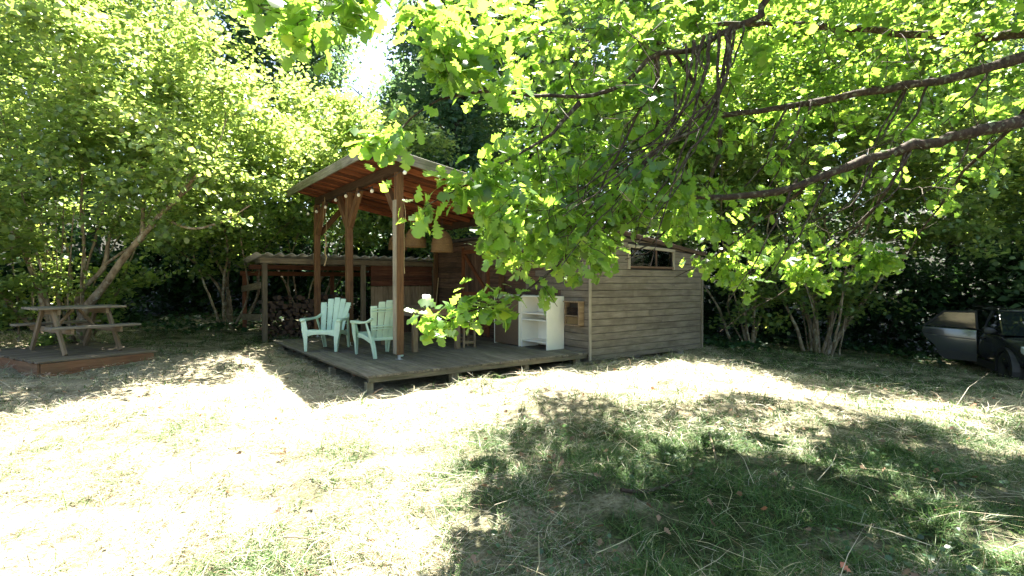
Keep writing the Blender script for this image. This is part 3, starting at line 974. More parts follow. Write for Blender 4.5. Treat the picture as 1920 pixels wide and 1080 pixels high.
cb = house_thing('shelf_cabinet', 'open white cabinet with shelves standing against the cabin wall', 'cabinet', 3.45, 0.60)
def box(name, x0, x1, y0, y1, z0, z1, m, par, ch=0.002):
    return bar(name, (x0, (y0 + y1) / 2, (z0 + z1) / 2), (x1, (y0 + y1) / 2, (z0 + z1) / 2), y1 - y0, z1 - z0, m, par, ch=ch)
box('side_panel', 0, 0.40, 0, 0.018, 0, 0.94, M['white'], cb)
box('side_panel', 0, 0.40, 0.722, 0.74, 0, 0.94, M['white'], cb)
box('top', 0, 0.40, 0.0185, 0.7215, 0.922, 0.938, M['white'], cb)
for z in (0.115, 0.50, 0.615):
    box('shelf', 0.004, 0.39, 0.0185, 0.7215, z, z + 0.018, M['white'], cb)
box('back_panel', 0.392, 0.398, 0.0185, 0.7215, 0.02, 0.92, M['white'], cb)
for i, (u, v, h) in enumerate(((0.12, 0.12, 0.10), (0.17, 0.21, 0.085), (0.22, 0.10, 0.11))):
    j = house_thing('glass_jar', ['small clear glass jar on the white cabinet shelf', 'squat clear glass jar between two others on the white shelf', 'tall clear glass jar at the back of the white shelf'][i], 'jar', 3.45 + u, 0.60 + v, 0.634)
    lathe('jar_body', [(0.0, 0.0), (0.036, 0.0), (0.038, 0.008), (0.038, h * 0.75), (0.030, h * 0.85), (0.030, h)], 14, M['jar'], j)
    lathe('lid', [(0.0, h + 0.012), (0.032, h + 0.012), (0.032, h - 0.004), (0.0, h - 0.003)], 14, M['steel'], j)
c2 = house_thing('brown_cabinet', 'low cabinet with brown hardboard face and white edges beside the open shelves', 'cabinet', 3.40, 1.36)
box('face', 0.0, 0.012, 0.012, 0.76, 0.02, 0.925, M['brown_panel'], c2)
box('edge_panel', -0.004, 0.42, 0.762, 0.780, 0.0, 0.94, M['white'], c2)
box('edge_panel', 0.014, 0.42, 0.0, 0.010, 0.0, 0.94, M['white'], c2)
box('top', -0.002, 0.42, 0.0115, 0.7605, 0.927, 0.945, M['white'], c2)
box('base', 0.016, 0.42, 0.0115, 0.7605, 0.02, 0.04, M['white'], c2)

# insect hotel on the cabin wall
ih = house_thing('insect_hotel', 'small wooden insect hotel filled with cut canes hanging on the cabin wall', 'insect hotel', 3.86, 0.10, 0.44)
hd = 0.13
box('frame', -hd, -0.002, 0.0, 0.018, 0.0, 0.40, M['table'], ih)
box('frame', -hd, -0.002, 0.342, 0.36, 0.0, 0.40, M['table'], ih)
box('frame', -hd, -0.002, 0.0185, 0.3415, 0.0, 0.018, M['table'], ih)
box('frame', -hd, -0.002, 0.0185, 0.3415, 0.16, 0.176, M['table'], ih)
box('frame', -hd - 0.02, -0.002, -0.015, 0.375, 0.402, 0.422, M['table'], ih)
box('back', -0.012, -0.004, 0.0185, 0.3415, 0.02, 0.40, M['dark'], ih)
cane = None
for r_ in range(6):
    for c in range(14):
        y = 0.032 + c * 0.0225 + (0.011 if r_ % 2 else 0)
        z = 0.031 + r_ * 0.0215
        if y > 0.332 or z > 0.15:
            continue
        if cane is None:
            v, f = tube_arrays([(-hd + 0.03, 0, 0), (-0.015, 0, 0)], [0.0098, 0.0098], 7)
            cane = np_mesh('cane', v, f, 4, M['rope'], smooth=True)
        link('cane', cane, ih, (random.uniform(-.012, .004), y, z))
for k in range(21):
    tube('bark_piece', [(-hd + 0.03, 0.05 + (k % 7) * 0.043, 0.202 + 0.046 * (k // 7) + 0.008 * (k % 2)), (-0.015, 0.05 + (k % 7) * 0.043, 0.205 + 0.046 * (k // 7))], 0.020, 7, M['logbark'], ih)

# broom handle leaning in the corner
tag(tube('broom_handle', [hw(3.60, 5.05, 0.0), hw(3.83, 5.22, 1.30)], 0.012, 7, M['rope']), 'thin pale broom handle leaning in the dark corner of the cabin wall', 'stick')

# pendant lamps
def pendant(label, xp, D, ybot, diam, h):
    b = px(xp, ybot, D)
    t = thing('pendant_lamp', label, 'lamp', b, 0, 'woven pendant lamps under the canopy')
    r_ = diam / 2
    prof = [(r_, 0), (r_ * 0.99, h * 0.15), (r_ * 0.94, h * 0.4), (r_ * 0.82, h * 0.65), (r_ * 0.60, h * 0.86), (r_ * 0.30, h * 0.97), (r_ * 0.10, h)]
    prof = prof + [(max(a - 0.006, 0.01), z - 0.004) for a, z in prof[::-1]]
    s = lathe('shade', prof, 28, M['wicker'], t)
    for z, a in ((0.0, 1.0), (h * 0.33, 0.965), (h * 0.62, 0.845)):
        tp = [(r_ * a * 1.012 * math.cos(q), r_ * a * 1.012 * math.sin(q), z) for q in np.linspace(0, 2 * math.pi, 29)]
        tube('band', tp, 0.007, 5, M['wicker'], s)
    loc = np.array([b[0], b[1]]) - C0
    u = loc.dot(UD)
    ztop = ZD + roof_z(u) - b[2] - 0.005
    tube('flex', [(0, 0, h - 0.01), (0, 0, ztop)], 0.004, 5, M['cord'], t)
    lathe('rose', [(0.0, ztop - 0.045), (0.03, ztop - 0.04), (0.045, ztop - 0.0), (0, ztop)], 12, M['cord'], t)
    lathe('lamp_holder', [(0.0, h - 0.10), (0.02, h - 0.10), (0.022, h - 0.01), (0.0, h)], 10, M['cord'], t)
pendant('domed wicker pendant lamp, the one of three hanging closest to the cabin door', 829, 9.9, 472, 0.41, 0.40)
pendant('domed wicker pendant lamp, the middle one of three under the canopy', 779, 10.0, 463, 0.41, 0.37)
pendant('slightly smaller domed wicker pendant lamp hanging farthest from the cabin door', 746, 10.9, 468, 0.38, 0.34)

# string lights along the beam
sl_ = house_thing('string_lights', 'string of round white bulbs draped along the dark canopy beam', 'string lights')
pts = []
for (x, y) in ((578, 401), (594, 397), (611, 389), (630, 375.5), (649, 368), (673, 366), (698, 358.5), (727, 345), (759.5, 324)):
    uu = PU - 0.075
    v = v_at_px(x, uu)
    D = hw(uu, v)[1]
    z = EYE + (HY - y) * D / F - ZD
    z = min(z, beam_z - 0.04)
    pts.append((uu, v, z))
cab = []
for i, p_ in enumerate(pts):
    cab.append((p_[0], p_[1], p_[2] + 0.075))
    if i + 1 < len(pts):
        q = pts[i + 1]
        cab.append((p_[0], (p_[1] + q[1]) / 2, (p_[2] + q[2]) / 2 + 0.05))
    b = lathe('bulb', [(0.0, -0.032), (0.018, -0.027), (0.030, -0.008), (0.031, 0.006), (0.022, 0.024), (0.012, 0.032)], 12, M['bulb'], sl_, p_)
    lathe('socket', [(0.012, 0.030), (0.014, 0.034), (0.014, 0.075), (0.0, 0.076)], 8, M['cord'], b)
tube('cable', catmull(cab, 0.06), 0.005, 5, M['cord'], sl_)

# rope with a twisted stick hanging from the beam, and a rope on the nearest post
vh = v_at_px(613, PU - 0.02)
hs = house_thing('hanging_stick', 'twisted dry stick hanging on two strings from the canopy beam', 'hanging ornament', PU - 0.06, vh, 0)
zt = beam_z - 0.0
tube('string', [(0, -0.12, zt - 0.62), (0, 0.0, zt)], 0.004, 5, M['rope'], hs)
tube('string', [(0, 0.14, zt - 0.60), (0, 0.0, zt)], 0.004, 5, M['rope'], hs)
tube('string', [(0, -0.02, zt - 1.05), (0.0, -0.12, zt - 0.62)], 0.004, 5, M['rope'], hs)
tube('stick', catmull([(0, -0.02, zt - 0.78), (0.02, -0.03, zt - 0.95), (-0.01, -0.045, zt - 1.12), (0.025, -0.02, zt - 1.25), (0.0, 0.03, zt - 1.42)], 0.04), 0.014, 7, M['rope'], hs)
rp2 = house_thing('hanging_rope', 'thin tan rope hanging down the side of the clad post', 'rope', PU + 0.066, posts[0], 0)
tube('cord', catmull([(0.0, -0.02, 2.45), (0.03, -0.03, 2.25), (0.006, -0.03, 2.0), (0.012, -0.025, 1.7), (0.004, -0.03, 1.42)], 0.05), 0.006, 6, M['rope'], rp2)
tube('frayed_end', [(0.004, -0.03, 1.43), (0.008, -0.03, 1.32)], [0.008, 0.014], 6, M['rope'], rp2)

# ------------------------------------------------------------------ picnic table on its platform
E1 = np.array([0.52, 0.854])
E2 = np.array([-0.854, 0.52])
PZ = 0.45
PA = math.atan2(E1[1], E1[0])
pc = np.array([-6.55, 7.33])
plat = thing('picnic_platform', 'low wooden platform with brown skirt boards under the picnic table', 'platform', (pc[0], pc[1], PZ), PA)
PL, PD = 1.47, 2.40
for k in range(17):
    wv_ = PD / 17
    bar('plank', (random.uniform(-0.04, 0.02), wv_ * (k + 0.5), -0.013), (PL + random.uniform(-0.03, 0.09), wv_ * (k + 0.5), -0.013 + random.uniform(-.004, .003)), wv_ - 0.008, 0.025, M['plat'], plat)
bar('skirt_board', (0.03, 0.012, -0.105), (PL - 0.01, 0.012, -0.105), 0.026, 0.145, M['skirt'], plat)
bar('skirt_board', (0.03, 0.014, -0.225), (PL - 0.012, 0.014, -0.225), 0.026, 0.085, M['skirt'], plat)
bar('skirt_board', (0.012, 0.03, -0.135), (0.012, PD - 0.02, -0.135), 0.026, 0.2, M['skirt'], plat)
bar('skirt_board', (PL - 0.02, 0.03, -0.135), (PL - 0.02, PD - 0.02, -0.135), 0.026, 0.2, M['skirt'], plat)
bar('skirt_board', (0.03, PD - 0.03, -0.135), (PL - 0.04, PD - 0.03, -0.135), 0.026, 0.2, M['skirt'], plat)

pt0 = pc + E1 * 0.83 + E2 * 1.15
pt = thing('picnic_table', 'small wooden picnic table with attached benches standing on the low platform', 'picnic table', (pt0[0], pt0[1], PZ), PA)
for x in (-0.36, 0.36):
    for s in (-1, 1):
        bar('leg', (x, s * 0.66, 0.0), (x, s * 0.20, 0.685), 0.042, 0.085, M['picnic'], pt, up=(0, 1, 0))
    xo = x + (0.043 if x < 0 else -0.043)
    bar('bench_bearer', (xo, -0.80, 0.36), (xo, 0.80, 0.36), 0.042, 0.085, M['picnic'], pt)
    bar('top_bearer', (xo, -0.32, 0.64), (xo, 0.32, 0.64), 0.042, 0.085, M['picnic'], pt)
    bar('brace', (xo * 0.78, 0, 0.40), (xo * 0.12, 0, 0.675), 0.06, 0.035, M['picnic'], pt)
for k in range(5):
    y = -0.34 + 0.17 * k * 0.85 + 0.03
    bar('tabletop_plank', (-0.58 + random.uniform(-.01, .01), -0.30 + 0.15 * k, 0.702), (0.58 + random.uniform(-.01, .01), -0.30 + 0.15 * k, 0.702), 0.142, 0.034, M['picnic_top'], pt)
for s in (-1, 1):
    for k in range(2):
        bar('bench_plank', (-0.58, s * (0.64 + 0.135 * k), 0.420), (0.58, s * (0.66 + 0.135 * k), 0.420), 0.128, 0.034, M['picnic_top'], pt)


# ================================================================== car
def make_car():
    pf = np.array([10.95, 10.55])
    hd_ = np.array([-0.40, -0.917])
    org = pf - hd_ * 1.3                      # middle of the wheelbase
    z0 = float(gz(org[0], org[1]))
    t = thing('parked_car', 'dark grey car with its rear door swung open parked under the trees', 'car', (org[0], org[1], z0), math.atan2(hd_[1], hd_[0]))
    paint = plain('grey_metallic_paint', (0.06, 0.064, 0.068), 0.20, metal=0.7, noise=0.03, coat=0.6)
    sheen_grey = plain('sheen_grey_metallic_paint', (0.115, 0.12, 0.125), 0.2, metal=0.6, noise=0.02, coat=0.8)  # same car paint, lightened to put the open door's reflection into its colour
    black = plain('black_plastic', (0.012, 0.012, 0.013), 0.55)
    tyre = plain('tyre_rubber', (0.012, 0.012, 0.012), 0.85, noise=0.2, scale=30)
    alloy = plain('dark_alloy', (0.25, 0.25, 0.26), 0.35, metal=0.8)
    cg = plain('car_glass', (0.012, 0.016, 0.018), 0.04, spec=0.9)
    lampg = plain('headlamp_lens', (0.55, 0.57, 0.6), 0.1, spec=0.8)
    # local frame: +x forward, y>0 is the car's left; the side seen is y<0
    # lower body: loft of sections along x
    st_ = [(-2.12, 0.55, 0.82, 0.60), (-2.05, 0.42, 0.98, 0.76), (-1.75, 0.34, 1.05, 0.86), (-1.0, 0.28, 1.06, 0.90), (0.0, 0.26, 1.03, 0.905), (0.75, 0.27, 1.00, 0.905),
           (1.15, 0.30, 0.97, 0.90), (1.6, 0.34, 0.90, 0.86), (1.95, 0.40, 0.80, 0.76), (2.12, 0.48, 0.68, 0.58)]
    vs, fs = [], []
    ns = 14
    for (x, zb, zt, hw_) in st_:
        zm = (zb + zt) / 2
        sec = [(0.0, zb), (0.72, zb), (0.95, zb + 0.06), (1.0, zb + 0.3 * (zt - zb)), (1.0, zb + 0.62 * (zt - zb)), (0.965, zt - 0.05), (0.90, zt), (0.0, zt + 0.015)]
        ring = [(x, a * hw_, z) for a, z in sec] + [(x, -a * hw_, z) for a, z in sec[-2:0:-1]]
        vs += ring
        ns = len(ring)
    for i in range(len(st_) - 1):
        for k in range(ns):
            k2 = (k + 1) % ns
            fs.append((i * ns + k, i * ns + k2, (i + 1) * ns + k2, (i + 1) * ns + k))
    fs += [tuple(range(ns)), tuple(range(len(st_) * ns - 1, (len(st_) - 1) * ns - 1, -1))]
    b = link('body', poly_mesh('body', vs, fs, paint, True), t)
    sub = b.modifiers.new('s', 'SUBSURF')
    sub.levels = sub.render_levels = 2
    # greenhouse: glass block with pillars and a roof
    def gh(z, k):
        x0, x1, hw_ = np.interp(k, [0, 1], [-1.95, -1.55]), np.interp(k, [0, 1], [1.02, 0.25]), np.interp(k, [0, 1], [0.82, 0.62])
        return [(x0, -hw_, z), (x1, -hw_, z), (x1 + 0.10 * (1 - k), 0, z), (x1, hw_, z), (x0, hw_, z), (x0 - 0.06, 0, z)]
    r0, r1 = gh(1.0, 0), gh(1.46, 1)
    vs = r0 + r1
    fs = [(k, (k + 1) % 6, 6 + (k + 1) % 6, 6 + k) for k in range(6)] + [tuple(range(6, 12))]
    link('windows', poly_mesh('windows', vs, fs, cg), t)
    rr_ = [(a, c * 1.01, 1.455) for a, c, _ in r1]
    rt = [(a * 0.97, c * 0.92, 1.52) for a, c, _ in r1]
    vs = rr_ + rt
    ro = link('roof', poly_mesh('roof', vs, [(k, (k + 1) % 6, 6 + (k + 1) % 6, 6 + k) for k in range(6)] + [tuple(range(6, 12)), tuple(range(5, -1, -1))], paint, True), t)
    for s in (-1, 1):
        for (xa, xb) in ((1.02, 0.25), (-0.02, -0.10), (-1.05, -1.0), (-1.93, -1.54)):
            bar('pillar', (xa, s * 0.828, 0.99), (xb, s * 0.63, 1.465), 0.06, 0.03, black if -0.5 < xa < 0.5 else paint, t, up=(0, 1, 0.4), ch=0.006)
        bar('roof_rail', (-1.4, s * 0.56, 1.555), (0.1, s * 0.56, 1.555), 0.03, 0.03, black, t)
        bar('sill', (-0.90, s * 0.895, 0.30), (0.92, s * 0.895, 0.30), 0.05, 0.15, black, t, ch=0.012)
        bar('belt_trim', (-1.0, s * 0.845, 1.025), (0.95, s * 0.845, 1.0), 0.02, 0.03, black, t)
        for x in (-1.3, 1.3):
            # arch cladding and wheel
            q = np.linspace(-0.25, math.pi + 0.25, 17)
            outer = [(x + 0.43 * math.cos(a), 0.34 + 0.43 * math.sin(a)) for a in q]
            inner = [(x + 0.355 * math.cos(a), 0.34 + 0.355 * math.sin(a)) for a in q]
            prism('wheel_arch', outer + inner[::-1], s * 0.80, s * 0.925, 'y', black, t)
            wh = link('wheel', None, t, (x, s * 0.80, 0.335), (R(90), 0, 0))
            lathe('tyre', [(0.22, -0.10), (0.30, -0.11), (0.328, -0.085), (0.335, -0.03), (0.335, 0.03), (0.328, 0.085), (0.30, 0.11), (0.22, 0.10), (0.215, 0.0)], 28, tyre, wh)
            lathe('rim', [(0.0, -s * -0.05), (0.04, 0.06 * s), (0.19, 0.02 * s), (0.22, 0.09 * s), (0.225, 0.02 * s)], 24, black, wh)
            for k in range(5):
                a = 2 * math.pi * k / 5 + 0.3
                bar('spoke', (0.03 * math.cos(a), 0.03 * math.sin(a), 0.075 * s), (0.21 * math.cos(a), 0.21 * math.sin(a), 0.085 * s), 0.05, 0.02, alloy, wh)
        hl = prism('headlight', [(1.72, 0.72), (2.02, 0.66), (2.04, 0.76), (1.74, 0.84)], s * 0.62, s * 0.80, 'y', lampg, t)
    prism('grille', [(2.00, 0.42), (2.13, 0.46), (2.13, 0.66), (2.02, 0.70)], -0.5, 0.5, 'y', black, t)
    # mirror on the side seen
    mr = solid_strip('mirror', [(0.78, -0.84, 1.05), (0.76, -0.93, 1.07), (0.75, -1.02, 1.075), (0.75, -1.08, 1.07)], [0.05, 0.13, 0.15, 0.11], [0.04, 0.12, 0.14, 0.10], (0, 0, 1), black, t, bevel=0.02)
    for s in (-1, 1):
        bar('door_handle', (0.12, s * 0.915, 0.86), (0.30, s * 0.915, 0.86), 0.025, 0.03, black, t)
    # open rear door, hinged at the middle pillar
    hx, hy = -0.06, -0.905
    od = link('rear_door', None, t, (hx, hy, 0), (0, 0, R(62)))
    od['label'] = 'pale reflecting rear door standing wide open'
    dp = [(0.0, 0.36), (-0.62, 0.36), (-0.72, 0.44), (-0.80, 0.62), (-0.98, 0.78), (-1.05, 0.93), (-1.03, 1.05), (-0.5, 1.04), (0.0, 1.02)]
    dpo = prism('door_panel', dp, -0.035, 0.035, 'y', sheen_grey, od)
    bv_ = dpo.modifiers.new('bevel', 'BEVEL')
    bv_.width = 0.028
    bv_.segments = 3
    for p_ in dpo.data.polygons:
        p_.use_smooth = True
    bar('crease', (-0.03, -0.036, 0.80), (-0.93, -0.036, 0.86), 0.012, 0.02, sheen_grey, od, ch=0.004)
    prism('door_cladding', [(0.0, 0.30), (-0.58, 0.30), (-0.69, 0.39), (-0.71, 0.48), (-0.3, 0.50), (0.0, 0.47)], -0.045, 0.03, 'y', black, od)
    fr_ = [(0.0, 1.03), (-0.03, 1.44), (-0.62, 1.42), (-1.0, 1.06)]
    for a, c in ((0, 1), (1, 2), (2, 3)):
        bar('window_frame', (fr_[a][0], 0, fr_[a][1]), (fr_[c][0], 0, fr_[c][1]), 0.04, 0.035, black, od, up=(0, 1, 0.01))
    prism('door_glass', [(-0.03, 1.05), (-0.05, 1.41), (-0.60, 1.40), (-0.96, 1.07)], -0.003, 0.003, 'y', cg, od)
    bar('door_handle', (-0.82, -0.05, 0.90), (-0.98, -0.05, 0.91), 0.03, 0.035, black, od)
    return t
make_car()

# ================================================================== trees
UP = np.array([0, 0, 1.0])
def unit(v):
    return v / (np.linalg.norm(v, axis=-1, keepdims=True) + 1e-9)

class Skeleton:
    def __init__(self, cap=60000):
        self.p = np.zeros((cap, 3), np.float32)
        self.r = np.zeros(cap, np.float32)
        self.d = np.zeros((cap, 3), np.float32)
        self.n = 0
    def add(self, pts, rad):
        m = len(pts)
        self.p[self.n:self.n + m] = pts
        self.r[self.n:self.n + m] = rad
        self.d[self.n:self.n + m] = unit(np.gradient(np.asarray(pts, float), axis=0))
        self.n += m

def grow(sk, targets, step=0.16, tip=0.0025, k=0.011, sag=0.10, wig=0.05, sides=4, rmax=0.03, g=rng):
    """connect every target to the skeleton by a bent twig; returns tube geometry and twig paths"""
    V, Fq, off, paths = [], [], 0, []
    for T in targets:
        d = np.linalg.norm(sk.p[:sk.n] - T, axis=1)
        toward = ((T - sk.p[:sk.n]) * sk.d[:sk.n]).sum(1) / (d + 1e-6)
        i = int(np.argmin(d * (1.25 - 0.35 * toward)))
        A, L = sk.p[i].astype(float), float(d[i])
        if L < 0.05:
            continue
        n = max(3, int(L / step) + 1)
        t = np.linspace(0, 1, n)[:, None]
        mid = A + sk.d[i] * L * 0.45 + UP * L * 0.08
        P = (1 - t) ** 2 * A + 2 * t * (1 - t) * mid + t ** 2 * T
        w_ = g.normal(size=(n, 3)) * wig * L * 0.35
        w_ = np.cumsum(w_, axis=0) * 0.3
        w_ -= w_[0] + (w_[-1] - w_[0]) * t
        P = P + w_
        P[:, 2] -= (sag * L * 0.5) * np.sin(t[:, 0] * math.pi) * 0.3
        r0 = min(sk.r[i] * 0.75, rmax, tip + k * L)
        rad = r0 + (tip - r0) * t[:, 0] ** 0.8
        v, f = tube_arrays(P, rad, 5 if r0 > 0.012 else sides - 1)
        if f.shape[1] == 4:
            V.append(v)
            Fq.append(f + off)
            off += len(v)
        sk.add(P[1:], rad[1:])
        paths.append(P)
    return np.vstack(V), np.vstack(Fq), paths

HAZEL = (np.array([(0, 0, 0), (-.40, .28, .05), (-.34, .72, .06), (0, 1.0, -.04), (.34, .72, .06), (.40, .28, .05)]),
         np.array([(0, 5, 4), (0, 4, 3), (0, 3, 2), (0, 2, 1)]))
QUAD = (np.array([(0, 0, 0), (-.42, .5, .07), (0, 1.0, -.03), (.42, .5, .07)]), np.array([(0, 3, 2), (0, 2, 1)]))
def oak_template(hero, bend=0.12, seed=0):
    rr = random.Random(seed)
    ts = [0.0, 0.10, 0.19, 0.27, 0.36, 0.44, 0.54, 0.62, 0.72, 0.80, 0.90, 1.0]
    ws = [0.015, 0.03, 0.13, 0.075, 0.23, 0.12, 0.33, 0.18, 0.33, 0.20, 0.20, 0.05]
    fw_ = [0, 0, .03, 0, .05, 0, .06, 0, .06, 0, .03, 0]
    if not hero:
        ts = [0.0, 0.12, 0.24, 0.36, 0.46, 0.58, 0.70, 0.82, 1.0]
        ws = [0.015, 0.05, 0.22, 0.10, 0.33, 0.16, 0.36, 0.24, 0.06]
        fw_ = [0, 0, .03, 0, .05, 0, .05, 0.02, 0]
    vs, fs = [], []
    for t_, w_, f_ in zip(ts, ws, fw_):
        z = -bend * t_ * t_ * 1.2
        wl, wr = w_ * rr.uniform(.85, 1.15), w_ * rr.uniform(.85, 1.15)
        up = 0.35 * w_ + rr.uniform(-.02, .02)
        if hero:
            vs += [(-wl, t_ + f_, z + up * 0.45), (0, t_, z), (wr, t_ + f_, z + up * 0.45)]
        else:
            vs += [(-wl, t_ + f_, z + up * 0.3), (wr, t_ + f_, z - up * 0.1)]
    n = 3 if hero else 2
    for i in range(len(ts) - 1):
        for j in range(n - 1):
            a = i * n + j
            fs += [(a, a + 1, a + n + 1), (a, a + n + 1, a + n)]
    return np.array(vs), np.array(fs)

def leaf_frames(paths, per, spread, vspread, size, tail=0.75, droop=0.15, tilt=0.45, g=rng, cluster=False):
    """leaf base points, axes and normals strung along the twig ends"""
    base, axis = [], []
    for P in paths:
        L = len(P)
        m = per if np.isscalar(per) else int(g.integers(per[0], per[1]))
        s0 = max(0, int(L * (1 - tail)))
        if cluster:
            f = 1 - np.abs(g.normal(0, 0.28, m))
            idx = np.clip(s0 + f * (L - 1 - s0), s0, L - 1).astype(int)
        else:
            idx = g.integers(s0, L, m)
        b = P[idx] + g.normal(size=(m, 3)) * np.array([spread, spread, vspread])
        d = unit(P[-1] - P[max(0, L - 4)])
        a = unit(d * 0.7 + g.normal(size=(m, 3)) * np.array([0.8, 0.8, 0.35]) - UP * droop)
        base.append(b)
        axis.append(a)
    base, axis = np.vstack(base), np.vstack(axis)
    m = len(base)
    nrm = UP + g.normal(size=(m, 3)) * tilt
    nrm = unit(nrm - axis * (nrm * axis).sum(1)[:, None])
    sz = size * np.clip(g.normal(1, 0.22, m), 0.5, 1.6)
    return base, axis, nrm, sz

def leaves_mesh(name, fr, tmpl, material, g=rng, width=1.0):
    base, axis, nrm, sz = fr
    tv, tf = tmpl
    side = np.cross(axis, nrm)
    v = base[:, None, :] + sz[:, None, None] * (tv[None, :, 0:1] * side[:, None, :] * width + tv[None, :, 1:2] * axis[:, None, :] + tv[None, :, 2:3] * nrm[:, None, :])
    m, k = len(base), len(tv)
    f = (tf[None] + (np.arange(m) * k)[:, None, None]).reshape(-1, 3)
    rnd = np.repeat(g.random(m), k)
    return np_mesh(name, v.reshape(-1, 3), f, 3, material, {'rnd': rnd})

def split_frames(fr, n):
    """the n leaves that show largest in the picture, and the rest"""
    b, a, nr, s = fr
    xx = CX + F * b[:, 0] / np.maximum(b[:, 1], 0.1)
    yy = HY - F * (b[:, 2] - EYE) / np.maximum(b[:, 1], 0.1)
    vis = (xx > 0) & (xx < 1920) & (yy > 0) & (yy < 1080) & (b[:, 1] > 0.5)
    big = np.where(vis, s / np.maximum(b[:, 1], 0.1), 0)
    o = np.argsort(-big)
    h, r_ = o[:n], o[n:]
    return tuple(q[h] for q in fr), tuple(q[r_] for q in fr)

def leaf_objects(fr, tmpls, material, parent, name='leaf'):
    mes = []
    for i, (tv, tf) in enumerate(tmpls):
        mes.append(np_mesh(name, tv, tf, 3, material, {'rnd': np.full(len(tv), (i + 0.5) / len(tmpls))}, smooth=True))
    b, a, nr, s = fr
    side = np.cross(a, nr)
    for i in range(len(b)):
        o = link(name, mes[i % len(mes)], parent)
        mt = Matrix((side[i], a[i], nr[i])).transposed()
        o.rotation_euler = mt.to_euler()
        o.location = b[i]
        o.scale = (s[i],) * 3

def ellipsoid(n, c, r, g=rng, p=0.45, zmin=None):
    out = []
    while len(out) < n:
        d = unit(g.normal(size=3))
        q = np.array(c) + d * np.array(r) * g.random() ** p
        if zmin is not None and q[2] < zmin:
            continue
        out.append(q)
    return np.array(out)

def tree(name, label, cat, base, stems, targets, leaf, bark_m, size, per, spread, vspread, tmpl, group=None, scaffold=0.12,
         hero=0, hero_t=None, tail=0.75, tilt=0.45, droop=0.15, stem_name='stem', seed=1, step=0.18, rmax=0.04, kk=0.011, cluster=False, width=1.0, bare=None, upper=None):
    g = np.random.default_rng(seed)
    t = thing(name, label, cat, base, 0, group)
    base = np.array(base, float)
    sk = Skeleton()
    for P, r0, r1 in stems:
        P = catmull(P, 0.12 if cluster else 0.18)
        wv = 0.014 if cluster else 0.008
        nz = np.cumsum(g.normal(size=P.shape) * wv, axis=0)
        nz -= nz[0] + (nz[-1] - nz[0]) * np.linspace(0, 1, len(P))[:, None]
        P = P + nz
        rad = np.linspace(r0, r1, len(P)) * (1 + g.normal(0, 0.07, len(P)))
        rad[0] *= 1.25
        v, f = tube_arrays(P - base, rad, 8)
        link(stem_name, np_mesh(stem_name, v, f, 4, bark_m, smooth=True), t)
        sk.add(P, rad)
    targets = targets[g.permutation(len(targets))]
    V2 = None
    if bare is not None:
        V2, F2, _ = grow(sk, bare, step=step, rmax=rmax, k=kk * 1.2, tip=0.0034, wig=0.2, sag=-0.6, g=g)
    V, Fq, paths = grow(sk, targets, step=step, rmax=rmax, k=kk, g=g)
    if V2 is not None:
        Fq = np.vstack([Fq, F2 + len(V)])
        V = np.vstack([V, V2])
    if upper is not None:
        V2, F2, p2 = grow(sk, upper, step=0.3, rmax=0.03, k=kk, g=g)
        Fq = np.vstack([Fq, F2 + len(V)])
        V = np.vstack([V, V2])
        f2 = leaf_frames(p2, (46, 66), 0.16, 0.12, size, 0.7, droop, tilt, g)
        uc = link('upper_crown', leaves_mesh('upper_crown', (f2[0] - base, f2[1], f2[2], f2[3]), HAZEL, leaf, g, 0.85), t)
        uc['kind'] = 'stuff'
    tw = link('branches', np_mesh('branches', V - base, Fq, 4, bark_m, smooth=True), t)
    tw['kind'] = 'stuff'
    fr = leaf_frames(paths, per, spread, vspread, size, tail, droop, tilt, g, cluster)
    fr = (fr[0] - base, fr[1], fr[2], fr[3])
    if hero:
        wf = (fr[0] + base, fr[1], fr[2], fr[3])
        h, r_ = split_frames(wf, hero)
        leaf_objects((h[0] - base, h[1], h[2], h[3]), hero_t, leaf, t)
        fr = (r_[0] - base, r_[1], r_[2], r_[3])
    cr = link('crown', leaves_mesh('crown', fr, tmpl, leaf, g, width), t)
    cr['kind'] = 'stuff'
    return t

def fan_stems(base, n, spread, height, r0, g, lean=(0, 0)):
    out = []
    for i in range(n):
        a = 2 * math.pi * i / n + g.uniform(-.7, .7)
        s = spread * g.uniform(0.12, 1.05)
        dx, dy = math.cos(a) * s + lean[0], math.sin(a) * s + lean[1]
        h = height * g.uniform(0.75, 1.0)
        q_ = g.uniform(0.05, 0.42)
        b = np.array(base) + np.array([math.cos(a) * q_, math.sin(a) * q_, -0.08])
        k1, k2 = g.normal(0, 0.16, 3) * (1, 1, 0), g.normal(0, 0.22, 3) * (1, 1, 0)
        out.append(([b, b + np.array([dx * 0.22, dy * 0.22, h * 0.28]) + k1, b + np.array([dx * 0.55, dy * 0.55, h * 0.62]) + k2, b + np.array([dx, dy, h])], r0 * g.uniform(0.28, 0.9), 0.010))
    return out

def gpt(x, y, dz=0.0):
    return np.array([x, y, float(gz(x, y)) + dz])

